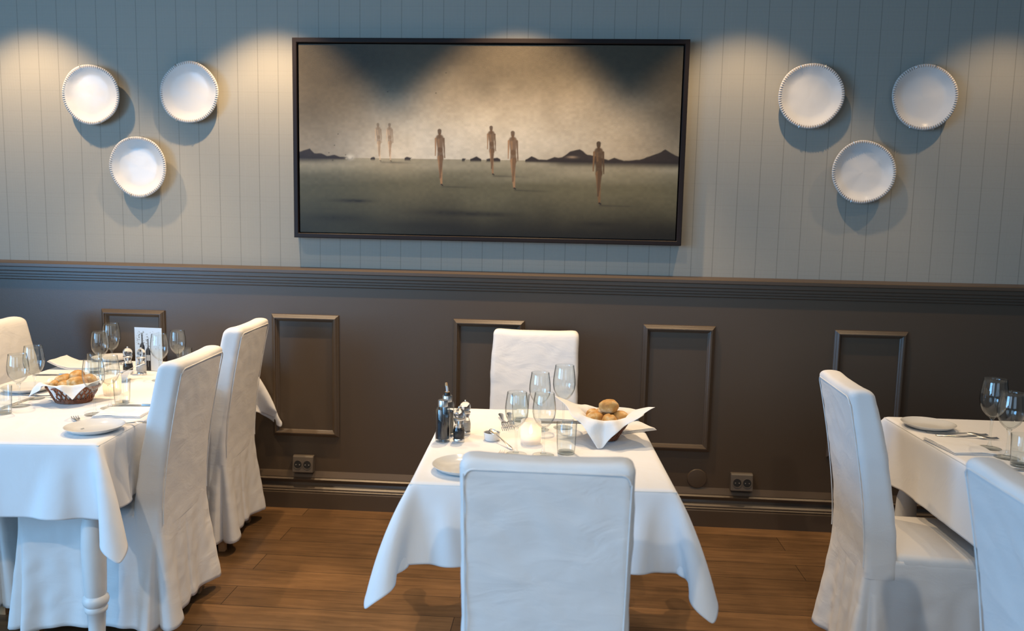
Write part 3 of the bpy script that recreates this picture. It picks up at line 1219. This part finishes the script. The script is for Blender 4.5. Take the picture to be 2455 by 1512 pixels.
# ------------------------------------------------------------------ glassware
def wine_glass(h, rb):
    def make():
        o = thing('wine_glass', '', 'wine glass', (0, 0, 0))
        zb = h * .44
        k = (h - zb)
        outp = [(.0045, zb - .004), (.008, zb + .001), (rb * .45, zb + k * .07), (rb * .72, zb + k * .17), (rb * .92, zb + k * .31), (rb, zb + k * .46), (rb * .985, zb + k * .60), (rb * .93, zb + k * .76), (rb * .86, zb + k * .91), (rb * .825, h)]
        inn = [(max(r - .0011, .0005), z + (.003 if z < zb + k * .2 else 0)) for r, z in outp[1:]][::-1]
        prof = outp + [(rb * .825 - .0005, h + .0005)] + inn + [(0.0002, zb + .004)]
        MB().lathe(prof, 48).build('bowl', MAT['glass'], o, angle=180)
        MB().lathe([(.0002, zb + .0005), (.0075, zb), (.0048, zb - .010), (.0036, zb - .03), (.0034, h * .22), (.0040, h * .10), (.0058, .012), (.010, .0065), (.0001, .0060)], 20).build('stem', MAT['glass'], o, angle=180)
        MB().lathe([(.0001, .0062), (.012, .0050), (.024, .0030), (.0335, .0018), (.0345, .0010), (.0335, .0002), (.0001, .0002)], 48).build('foot', MAT['foot'], o, angle=60)
        return o
    return make


white_g = Proto(wine_glass(.198, .0365))
red_g = Proto(wine_glass(.225, .040))


def make_tumbler():
    o = thing('tumbler', '', 'glass', (0, 0, 0))
    MB().lathe([(.0001, .0005), (.026, .0005), (.0275, .002), (.0295, .03), (.0325, .100), (.0320, .1008), (.0314, .1), (.0285, .03), (.0265, .0085), (.0001, .008)], 48).build('tumbler_wall', MAT['glass'], o, angle=50)
    MB().lathe([(.0001, .0075), (.0255, .0075), (.0262, .0058), (.0255, .0022), (.0001, .0022)], 40).build('tumbler_base', MAT['foot'], o, angle=40)
    return o


tumblers = Proto(make_tumbler)
for kind, x, y, lab, sc in (
        ('w', -2.179, -1.145, 'wine glass at far left of the left table, before a taller one', 1),
        ('r', -2.207, -1.020, 'tall wine glass at the far left, just behind a smaller glass', .93),
        ('w', -2.228, -.56, 'shorter wine glass left of the menu card on the left table', 1.03),
        ('r', -2.248, -.44, 'tallest wine glass left of the menu card, nearest the wall panel', 1),
        ('w', -1.837, -1.222, 'wine glass before the left bread basket, bread seen through its bowl', 1.02),
        ('w', -1.842, -1.120, 'wine glass right of the bread basket with candle light shining through its bowl', 1),
        ('w', -1.927, -.605, 'wine glass overlapping the right edge of the menu card', 1.05),
        ('w', -1.942, -.418, 'wine glass right of the menu card, against the brown wainscot', 1),
        ('w', -.292, -1.506, 'front left wine glass on the middle table, a tumbler seen through its bowl', 1),
        ('w', -.207, -1.503, 'front right wine glass on the middle table, right of the candle', 1),
        ('w', -.230, -1.200, 'shorter of the two back wine glasses on the middle table, before the far chair', 1.03),
        ('r', -.146, -1.161, 'tallest wine glass on the middle table, beside the bread basket', 1),
        ('r', 1.284, -1.216, 'taller wine glass at the back on the right table', 1.05),
        ('w', 1.279, -1.326, 'shorter wine glass at the front on the right table, cut by the picture edge', 1.08)):
    (white_g if kind == 'w' else red_g).put((x, y, CZ), random.uniform(0, 6), lab, 'empty wine glasses on the tables', (sc, sc, sc))
for x, y, lab, sc in (
        (-2.157, -1.262, 'tumbler at the left edge of the left table', 1),
        (-1.840, -1.045, 'tumbler on the left table between wine glasses and the near slipcovered chair', .95),
        (-2.294, -.502, 'tumbler behind the bread basket on the left table', .93),
        (-1.967, -.300, 'tumbler beside the far chair back on the left table', .95),
        (-.136, -1.475, 'tumbler at the near edge of the middle table, left of the bread napkin', 1),
        (-.303, -1.085, 'tumbler at the back of the middle table, behind the front left wine glass', 1),
        (1.271, -1.415, 'tumbler on the right table in front of the wine glasses', 1)):
    tumblers.put((x, y, CZ), 0, lab, 'water tumblers on the tables', (sc, sc, sc))


# ------------------------------------------------------------------ plates, cutlery, napkins
def make_plate():
    o = MB().lathe([(.0001, .0035), (.045, .0035), (.062, .006), (.078, .0125), (.089, .0195), (.091, .0205), (.0925, .0200), (.0915, .0185), (.078, .0085), (.062, .0015), (.056, .0), (.050, .0), (.048, .0012), (.0001, .0012)], 72).build('side_plate', MAT['porcelain'], angle=60)
    return tag(o, '', 'plate')


plates = Proto(make_plate)
for x, y, lab in ((-1.705, -1.430, 'white side plate nearest the camera on the left table'),
                  (-2.415, -.170, 'white side plate at the wall end of the left table'),
                  (-2.330, -.898, 'white side plate by the left edge of the left table, behind the wine glasses'),
                  (-.432, -1.680, 'white side plate at the front left of the middle table, half hidden by a chair'),
                  (.064, -.985, 'white side plate behind the bread basket on the middle table'),
                  (1.200, -.962, 'white side plate on the right table')):
    plates.put((x, y, CZ), 0, lab, 'white side plates on the tables')


def strip(prof, thick, zf):
    """flat cutlery blank: prof = (y, half width), extruded, raised by zf(y)"""
    rings = []
    for y, hw in prof:
        z = zf(y)
        rings.append([(-hw, y, z), (-hw * .6, y, z + thick), (hw * .6, y, z + thick), (hw, y, z), (hw * .6, y, z - thick * .3), (-hw * .6, y, z - thick * .3)])
    return MB().loft(rings)


def fork_z(y):
    return .0022 + .005 * math.exp(-((y - .045) / .03) ** 2) + (.004 * max(0, (y - .07) / .03) ** 2)


def make_fork():
    o = thing('fork', '', 'fork', (0, 0, 0))
    strip([(-.100, .004), (-.098, .0085), (-.085, .0100), (-.05, .0065), (-.01, .0036), (.025, .0034), (.036, .006), (.045, .0105), (.055, .0120), (.060, .0120)], .0022, fork_z).build('handle', MAT['steel'], o)
    mb = MB()
    for k in range(4):
        x = -.0102 + k * .0068
        rings = []
        for y in np.linspace(.058, .100, 8):
            w = .0019 if y < .094 else .0012
            z = fork_z(y)
            rings.append([(x - w, y, z), (x, y, z + .0018), (x + w, y, z), (x, y, z - .0006)])
        mb.loft(rings)
    mb.build('tines', MAT['steel'], o)
    return o


def make_knife():
    o = thing('table_knife', '', 'knife', (0, 0, 0))
    strip([(-.110, .004), (-.107, .0085), (-.09, .0095), (-.04, .0075), (-.01, .0055), (0, .0050)], .0055, lambda y: .0022).build('handle', MAT['steel'], o)
    strip([(-.002, .0050), (.01, .0085), (.06, .0100), (.095, .0095), (.108, .006), (.113, .0015)], .0011, lambda y: .0034).build('blade', MAT['steel'], o)
    return o


def make_spoon():
    o = thing('teaspoon', '', 'spoon', (0, 0, 0))
    strip([(-.075, .003), (-.072, .0065), (-.06, .0065), (-.02, .003), (.022, .0024), (.030, .003)], .0016, lambda y: 0).build('handle', MAT['steel'], o)
    rings = []
    for t in np.linspace(0, PI, 14):
        y = .049 - .021 * math.cos(t)
        hw = max(.0135 * math.sin(t) ** .8, .0006)
        dp = .005 * math.sin(t)
        ring = [(hw * math.cos(a), y, -dp * math.sin(a)) for a in np.linspace(PI, 0, 11)] + [(hw * .9 * math.cos(a), y, .0012 - dp * .9 * math.sin(a)) for a in np.linspace(0, PI, 11)]
        rings.append(ring)
    MB().loft(rings).build('spoon_bowl', MAT['steel'], o, angle=70)
    return o


def make_napkin(w, l, t, seed, curl=0):
    mb = MB()
    nx, ny = 22, 22
    for k in range(3):
        z0 = t / 3 * k
        ins = .002 * k
        top, bot = [], []
        for i in range(nx + 1):
            for j in range(ny + 1):
                x = (i / nx - .5) * (w - ins * 2)
                y = (j / ny - .5) * (l - ins * 3)
                e = min(i, j, nx - i, ny - j)
                z = .0012 * nz(x * 18 + seed, y * 18, k * 3) * (k + .3) + curl * max(0, -x / w - .05) ** 1.5
                z = max(z, 0) if k == 0 else z
                rnd = .45 if e == 0 else 1
                top.append((x, y, z0 + z + t / 3 * .92 * (.5 + rnd / 2)))
                bot.append((x, y, z0 + z + t / 3 * .1 + t / 3 * .4 * (1 - rnd)))
        n = len(top)
        idx = lambda i, j: i * (ny + 1) + j
        f = []
        for i in range(nx):
            for j in range(ny):
                f.append((idx(i, j), idx(i + 1, j), idx(i + 1, j + 1), idx(i, j + 1)))
                f.append((n + idx(i, j), n + idx(i, j + 1), n + idx(i + 1, j + 1), n + idx(i + 1, j)))
        bd = [idx(i, 0) for i in range(nx)] + [idx(nx, j) for j in range(ny)] + [idx(i, ny) for i in range(nx, 0, -1)] + [idx(0, j) for j in range(ny, 0, -1)]
        for q in range(len(bd)):
            a, b = bd[q], bd[(q + 1) % len(bd)]
            f.append((a, n + a, n + b, b))
        mb.add(top + bot, f)
    o = mb.build('folded_napkin', MAT['napkin'], angle=60)
    return tag(o, '', 'napkin')


NT = .009
for i, (w, l, x, y, a, curl, lab) in enumerate((
        (.17, .15, -1.745, -1.190, 8, 0, 'folded white napkin beside the near slipcovered chair on the left table'),
        (.22, .17, -2.455, -.360, 6, .12, 'folded white napkin curling up at the far left edge of the left table'),
        (.13, .20, -2.275, -1.115, 4, 0, 'folded white napkin at the left edge of the left table, beneath a wine glass pair'),
        (.22, .15, -.215, -1.000, 2, 0, 'folded white napkin at the far side of the middle table, behind the wine glasses'),
        (.14, .12, .095, -1.130, 30, 0, 'white napkin corner poking out to the right of the bread basket'),
        (.14, .20, 1.185, -1.215, 4, 0, 'folded white napkin on the right table beside the foreground chair'))):
    o = make_napkin(w, l, NT, i * 5, curl)
    o.location = (x, y, CZ)
    o.rotation_euler = (0, 0, R(a))
    o['label'] = lab
    o['group'] = 'folded napkins at the place settings'
forks, knives, spoons = Proto(make_fork), Proto(make_knife), Proto(make_spoon)
for x, y, a, z, lab in ((-1.812, -1.355, 40, 0, 'fork with tines beneath the front wine glass, behind the near side plate'),
                        (-1.655, -1.340, -75, 0, 'fork between the near side plate and a napkin on the left table'),
                        (-2.200, -.985, -100, 0, 'fork by the tall wine glass at the far left of the left table'),
                        (-2.350, -.285, -80, 0, 'fork beside the wall-end plate on the left table'),
                        (-.362, -1.130, 190, NT, 'fork lying tines toward the room at the back of the middle table'),
                        (-.338, -1.112, 186, NT, 'second fork beside its pair at the back of the middle table'),
                        (-.345, -1.585, -8, 0, 'fork mostly hidden behind the foreground chair on the middle table'),
                        (1.262, -1.045, -97, 0, 'fork next to the plate on the right table, its twin in front'),
                        (1.276, -1.085, -99, 0, 'fork on the napkin side of its twin on the right table')):
    forks.put((x, y, CZ + z), R(a), lab, 'forks at the place settings')
for x, y, a, z, lab in ((-1.745, -1.075, 95, 0, 'table knife behind the napkin by the near slipcovered chair'),
                        (-2.415, -.575, 100, 0, 'table knife below the curled napkin at the far left'),
                        (-.150, -1.092, 95, 0, 'table knife lying across the back of the middle table'),
                        (1.315, -1.475, 80, 0, 'table knife at the lower right edge of the picture on the right table')):
    knives.put((x, y, CZ + z), R(a), lab, 'table knives at the place settings')


# ------------------------------------------------------------------ condiments
def make_mill(filling):
    def make():
        o = thing('pepper_mill' if filling == 'pepper' else 'salt_mill', '', 'mill', (0, 0, 0))
        MB().lathe([(.0001, 0), (.0185, 0), (.019, .002), (.019, .010), (.0175, .012), (.0001, .012)], 32).build('base', MAT['steel'], o, angle=40)
        MB().lathe([(.0001, .0121), (.0180, .0121), (.0195, .022), (.0195, .036), (.0165, .048), (.0135, .056), (.0140, .062), (.0168, .068), (.0172, .0725), (.0001, .0725)], 32).build('body', MAT['acrylic'], o, angle=50)
        MB().lathe([(.0001, .0135), (.0150, .0135), (.0165, .022), (.0165, .034), (.0140, .042), (.0001, .043 if filling == 'pepper' else .036)], 28).build('peppercorns' if filling == 'pepper' else 'salt', MAT[filling], o, angle=50)
        MB().lathe([(.0030, .044), (.0030, .072)], 10, cap0=True, cap1=True).build('spindle', MAT['steel'], o)
        MB().lathe([(.0001, .0726), (.0175, .0726), (.0185, .074), (.0185, .077), (.0172, .0785), (.0001, .0785)], 32).build('collar', MAT['steel'], o, angle=40)
        MB().lathe([(.0001, .0786)] + [(.0188 * math.cos(a), .0935 + .0188 * math.sin(a)) for a in np.linspace(-.9, PI / 2, 14)], 32).build('dome', MAT['acrylic'], o, angle=60)
        MB().lathe([(.0001, .1118), (.0028, .1120), (.0035, .1150), (.0022, .1178), (.0001, .1184)], 14).build('knob', MAT['steel'], o, angle=60)
        return o
    return make


pm, sm = Proto(make_mill('pepper')), Proto(make_mill('salt'))
pm.put((-.488, -1.385, CZ), 0, 'clear pepper mill in front of its twin beside the dark bottle on the middle table', 'clear pepper and salt mills')
sm.put((-.480, -1.290, CZ), 0, 'clear salt mill standing behind the pepper mill on the middle table', 'clear pepper and salt mills')
pm.put((-2.140, -.495, CZ), 0, 'clear pepper mill left of the salt mill, in front of the menu card', 'clear pepper and salt mills', (1.08, 1.08, 1.08))
sm.put((-2.073, -.500, CZ), 0, 'clear salt mill right of the pepper mill, in front of the menu card', 'clear pepper and salt mills', (1.08, 1.08, 1.08))


def make_bottle():
    o = thing('dressing_bottle', '', 'bottle', (0, 0, 0))
    MB().lathe([(.0001, .0004), (.0225, .0004), (.0240, .003), (.0240, .108), (.0215, .114), (.0135, .118), (.0128, .1215), (.0122, .1215), (.0118, .118), (.0200, .1125), (.0224, .107), (.0224, .010), (.0001, .008)], 40).build('bottle_wall', MAT['glass'], o, angle=50)
    MB().lathe([(.0001, .0090), (.0219, .0105), (.0221, .084), (.0001, .084)], 40).build('dressing', MAT['liquid'], o, angle=50)
    MB().lathe([(.0160, .1170), (.0160, .137), (.0150, .1385), (.0001, .1385)], 32).build('collar', MAT['steel'], o, angle=50)
    return o


bt = Proto(make_bottle)
a = bt.put((-.541, -1.390, CZ), 0, 'bottle of dark dressing with a plain steel collar, front one on the middle table', 'dressing bottles on the middle table')
b_ = bt.put((-.538, -1.318, CZ), 0, 'bottle with a cork pourer standing behind the steel-collared dressing bottle', 'dressing bottles on the middle table')
MB().lathe([(.0001, .1386), (.011, .1386), (.0115, .142), (.010, .147), (.0001, .147)], 20).build('cap', MAT['black'], b_)
MB().lathe([(.0001, .1471), (.0065, .1471), (.0080, .150), (.0001, .151)], 16).build('cork', MAT['cork'], b_)
MB().tube([(0, 0, .150), (-.001, 0, .162), (-.003, -.001, .172)], [.0042, .0042, .0036], 10).build('pourer', MAT['porcelain'], b_)
MB().tube([(-.003, -.001, .1715), (-.004, -.001, .181)], [.0048, .0036], 10).build('stopper', MAT['cork'], b_)

rk = thing('ramekin', 'small round white ramekin of dark sauce on the middle table', 'ramekin', (-.382, -1.352, CZ))
MB().lathe([(.0001, .0003), (.0225, .0003), (.0255, .003), (.0265, .021), (.0278, .0235), (.0278, .0262), (.0268, .0270), (.0250, .0258), (.0240, .007), (.0001, .006)], 48).build('dish', MAT['porcelain'], rk, angle=50)
MB().lathe([(.0001, .0165), (.0240, .0160), (.0242, .0150), (.0001, .0125)], 36).build('sauce', MAT['sauce'], rk)
# teaspoon resting on the ramekin's rim, its handle down to the cloth
s1 = spoons.put((-.3475, -1.4000, CZ + .0186), 0, 'teaspoon leaning on the white ramekin, handle end on the cloth', 'teaspoons')
s1.rotation_euler = (R(13), 0, R(35))

dh = thing('square_dish', 'flared square white dish holding a spoon, in front of the menu card', 'dish', (-2.090, -.650, CZ), R(20))
def sq(h, z): return [(-h, -h, z), (h, -h, z), (h, h, z), (-h, h, z)]
MB().loft([sq(.024, 0), sq(.050, .038), sq(.047, .0385), sq(.022, .004)], True, True, True).build('dish', MAT['porcelain'], dh, smooth=False)
MB().loft([sq(.0235, .0062), sq(.031, .016)]).build('sauce', MAT['sauce'], dh, smooth=False)
s2 = spoons.put((-2.062, -.617, CZ + .046), 0, 'teaspoon lying in the flared square dish on the left table', 'teaspoons')
s2.rotation_euler = (R(-19), 0, R(140))


def make_candle():
    o = thing('candle_holder', '', 'candle', (0, 0, 0))
    MB().lathe([(.0001, .0004), (.028, .0004), (.0325, .005), (.0345, .03), (.0345, .062), (.0330, .076), (.0318, .0775), (.0308, .076), (.0322, .062), (.0322, .03), (.030, .012), (.0001, .010)], 48).build('frosted_shade', MAT['frost'], o, angle=60)
    MB().lathe([(.0001, .0110), (.019, .0110), (.019, .0255), (.0001, .0250)], 28).build('wax', MAT['wax'], o, angle=40)
    MB().tube([(0, 0, .0245), (0, 0, .031)], .0008, 6).build('wick', MAT['black'], o)
    MB().lathe([(.0001, .0295), (.0045, .034), (.0062, .040), (.0045, .050), (.0016, .060), (.0001, .064)], 16).build('flame', MAT['flame'], o)
    return o


cd = Proto(make_candle)
cd.put((-.252, -1.372, CZ), 0, 'frosted candle holder with a lit tealight in the centre of the middle table', 'lit candle holders')
cd.put((-1.965, -.905, CZ), 0, 'lit candle holder glowing behind the wine glasses on the left table', 'lit candle holders')


# ------------------------------------------------------------------ menu card
def menu_picture(nx, ny):
    X = np.linspace(0, 1, nx)[None, :].repeat(ny, 0)
    Y = np.linspace(1, 0, ny)[:, None].repeat(nx, 1)
    rgb = np.ones((ny, nx, 3)) * lin((226, 232, 236))
    n = vnoise((ny, nx), (46, 34), 11)
    n2 = vnoise((ny, nx), (7, 5), 12)

    def over(m, c):
        nonlocal rgb
        m = np.clip(m, 0, 1)[..., None]
        rgb = rgb * (1 - m) + lin(c) * m
    inside = (X > .05) & (X < .93) & (Y > .08)
    over(inside * sstep(.74, .9, n * (.7 + .6 * n2)) * (Y < .5) * .8, (120, 112, 100))
    over(inside * (X > .86) * .25, (170, 180, 186))
    for cx, top, w in ((.27, .16, .026), (.485, .26, .022)):
        over((np.abs(X - cx) < w) * (Y > top) * (Y < top + .20) * 1.0, (30, 24, 24))
        sh = w + (.062) * sstep(top + .17, top + .28, Y)
        over((np.abs(X - cx) < sh) * (Y >= top + .17) * (Y < .99) * 1.0, (34, 30, 30))
        over(np.exp(-((X - cx + w * .3) / .008) ** 2) * (Y > top + .02) * (Y < .9) * .8, (170, 160, 150))
        over((np.abs(X - cx) < sh * .8) * (Y > top + .37) * (Y < top + .50) * .8, (215, 214, 210))
    return rgb


mc = thing('menu_card', 'white upright menu card picturing two dark bottles, behind the salt and pepper mills', 'menu card', (-2.088, -.410, CZ), R(-4))
MW, MH = .136, .205
MB().box((0, .0019, MH / 2), (MW, .003, MH)).build('holder', MAT['porcelain'], mc, smooth=False)
MB().box((0, .020, .0015), (MW, .040, .003)).build('stand', MAT['acrylic'], mc, smooth=False)
cs = colour_sheet('print', MW, MH, 110, 170, menu_picture(110, 170), MAT['print'], mc, 0)
cs.location = (0, .0002, MH / 2)


# ------------------------------------------------------------------ bread baskets
def bread_roll(seed):
    bm = bmesh.new()
    bmesh.ops.create_icosphere(bm, subdivisions=4, radius=1)
    for v in bm.verts:
        p = v.co.normalized()
        k = 1 + .10 * nz(p.x * 1.7 + seed * 3, p.y * 1.7, p.z * 1.7) + .03 * nz(p.x * 5, p.y * 5 + seed, p.z * 5)
        if p.z > 0:   # a torn split along the crust
            k -= .13 * math.exp(-((p.y - .15 * math.sin(3 * p.x + seed)) / .10) ** 2) * p.z * (1 if seed % 2 else .5)
        v.co = Vector((p.x * k, p.y * k, p.z * k))
    bm.verts.index_update()
    mb = MB().add([tuple(v.co) for v in bm.verts], [[q.index for q in f.verts] for f in bm.faces])
    bm.free()
    # proportions baked into the mesh so that the crust colours follow height
    mb.v = [(x * .034, y * .027, z * .024) for x, y, z in mb.v]
    return tag(mb.build('bread_roll', MAT['bread'], angle=180), '', 'bread')


def liner(rb, h, rr, half, tips, seed, oval=1.0, z0=.006):
    """square napkin pressed into a basket; tips = elevation of the overhang at the four corners (degrees), from the corner at angle 0"""
    n = 46
    Lw = math.hypot(rr - rb, h)
    v, f = [], []
    for i in range(n + 1):
        for j in range(n + 1):
            a, b = (i / n * 2 - 1) * half, (j / n * 2 - 1) * half
            s = math.hypot(a, b)
            th = math.atan2(b, a) - PI / 4
            q = (th / (PI / 2)) % 4
            k = int(q)
            t = q - k
            t = t * t * (3 - 2 * t)
            el = R(tips[k % 4] * (1 - t) + tips[(k + 1) % 4] * t)
            ruf = .007 * math.sin(th * 9 + seed) * min(1, s / .12) + .006 * nz(a * 22 + seed, b * 22, 3)
            if s <= rb:
                r_, z_ = s, z0
            elif s <= rb + Lw:
                u = (s - rb) / Lw
                r_, z_ = rb + (rr - rb) * u, z0 + h * u ** 1.15
            else:
                d = s - rb - Lw
                # turn smoothly from the wall's slope to the overhang's slope
                we = math.atan2(h, rr - rb)
                m = 8
                r_, z_ = rr, z0 + h
                for w_ in range(m):
                    e = we + (el - we) * min(1, ((w_ + .5) / m * d) / .030)
                    r_ += d / m * math.cos(e)
                    z_ += d / m * math.sin(e)
            r_ += ruf * (1 if s > rb else 0)
            z_ = max(z_ + ruf * .35 * (1 if s > rb + Lw else 0), .0022)
            v.append((r_ * math.cos(th), r_ * oval * math.sin(th), z_))
    for i in range(n):
        for j in range(n):
            f.append((i * (n + 1) + j, (i + 1) * (n + 1) + j, (i + 1) * (n + 1) + j + 1, i * (n + 1) + j + 1))
    return v, f


def wicker_basket(label, loc, rz, rb, h, rr, oval):
    o = thing('bread_basket', label, 'basket', loc, rz, 'bread baskets')
    mb = MB()
    P = lambda a, u, dr=0: ((rb + (rr - rb) * u + dr) * math.cos(a), (rb + (rr - rb) * u + dr) * oval * math.sin(a), .004 + h * u)
    nn = 72
    base = MB().lathe([(.0001, .0012), (rb, .0012), (rb + .002, .004), (rb, .0065), (.0001, .0065)], 48, sy=oval).build('base', MAT['wicker'], o)
    for u in (0, .09, .18):
        mb.tube([P(2 * PI * i / nn, u, .0016 * math.sin(i * PI / 1.5 + u * 60)) for i in range(nn)], .0032, 8, True)
    mb.build('base_band', MAT['wicker'], o)
    mb = MB()
    ns = 26
    for d in (1, -1):
        for k in range(ns):
            a0 = 2 * PI * k / ns
            mb.tube([P(a0 + d * .42 * (u - .15), u, d * .0022 * math.sin(u * 14 + k)) for u in np.linspace(.1, .97, 9)], .0026, 6)
    mb.build('lattice', MAT['wicker'], o)
    mb = MB()
    for k in range(2):
        mb.tube([P(2 * PI * i / 144, 1 + .03 * math.sin(i * PI / 3 + k * PI), .0028 * math.cos(i * PI / 3 + k * PI)) for i in range(144)], .0034, 8, True)
    mb.build('rim', MAT['wicker'], o)
    return o


def fill_basket(loc, rz, rb, h, rr, oval, half, tips, seed, lin_rz, nap_label, rolls, place):
    v, f = liner(rb - .006, h + .004, rr - .006, half, tips, seed, oval, .0085)
    mb = MB()
    mb.v, mb.f = v, f
    n = mb.build('basket_napkin', MAT['napkin'], loc=loc, rz=rz, angle=180)
    m = n.modifiers.new('thickness', 'SOLIDIFY')
    m.thickness = .0014
    m.offset = 1
    m = n.modifiers.new('smooth', 'SUBSURF')
    m.levels = m.render_levels = 1
    tag(n, nap_label, 'napkin', 'napkins lining the bread baskets')
    for i, (x, y, z, a, s, lab) in enumerate(rolls):
        b = bread_roll(seed + i)
        b.location = (loc[0] + x, loc[1] + y, loc[2] + z)
        b.rotation_euler = (random.uniform(-.25, .25), random.uniform(-.25, .25), a)
        b.scale = (s, s, s)
        tag(b, lab, 'bread', 'bread rolls in the %s basket' % place)


cb = (-.005, -1.285, CZ)
wicker_basket('wicker bread basket mostly hidden by its napkin on the middle table', cb, 0, .040, .064, .080, .92)
fill_basket(cb, R(-100), .040, .064, .080, .92, .168, (-66, 18, -28, 22), 4, 0, 'white napkin wrapping the basket on the middle table, one point hanging to the cloth', [
    (-.036, -.022, .074, .4, .98, 'bread roll at the left in the middle basket'),
    (.012, -.036, .072, 1.4, .95, 'bread roll at the front in the middle basket'),
    (.048, -.004, .076, 2.3, 1.0, 'bread roll at the right in the middle basket'),
    (.004, .034, .082, 0.2, 1.0, 'bread roll at the back in the middle basket'),
    (.010, .002, .112, 2.8, 1.0, 'topmost bread roll in the middle basket'),
    (-.040, .030, .076, 1.1, .85, 'bread roll tucked against the napkin at back left in the middle basket')], 'middle')
lb = (-2.035, -1.045, CZ)
wicker_basket('brown wicker bread basket with its lattice side showing on the left table', lb, R(8), .062, .058, .092, .80)
fill_basket(lb, R(-148), .062, .058, .092, .80, .150, (-52, -48, 4, 2), 9, 0, 'white napkin lining the wicker basket on the left table, draped over its front rim', [
    (-.040, .012, .080, .9, 1.05, 'crusty bread roll at the left in the left basket'),
    (-.010, -.036, .070, 2.0, .85, 'small pale bread roll at the front in the left basket'),
    (.030, -.022, .078, .5, 1.05, 'smooth round bread roll at front right in the left basket'),
    (.000, .026, .094, 1.7, 1.0, 'bread roll at the back in the left basket'),
    (.046, .026, .080, 2.6, 1.0, 'bread roll at back right in the left basket, seen through a wine glass'),
    (-.058, -.020, .070, 1.2, .7, 'small bread piece at front left in the left basket')], 'left')
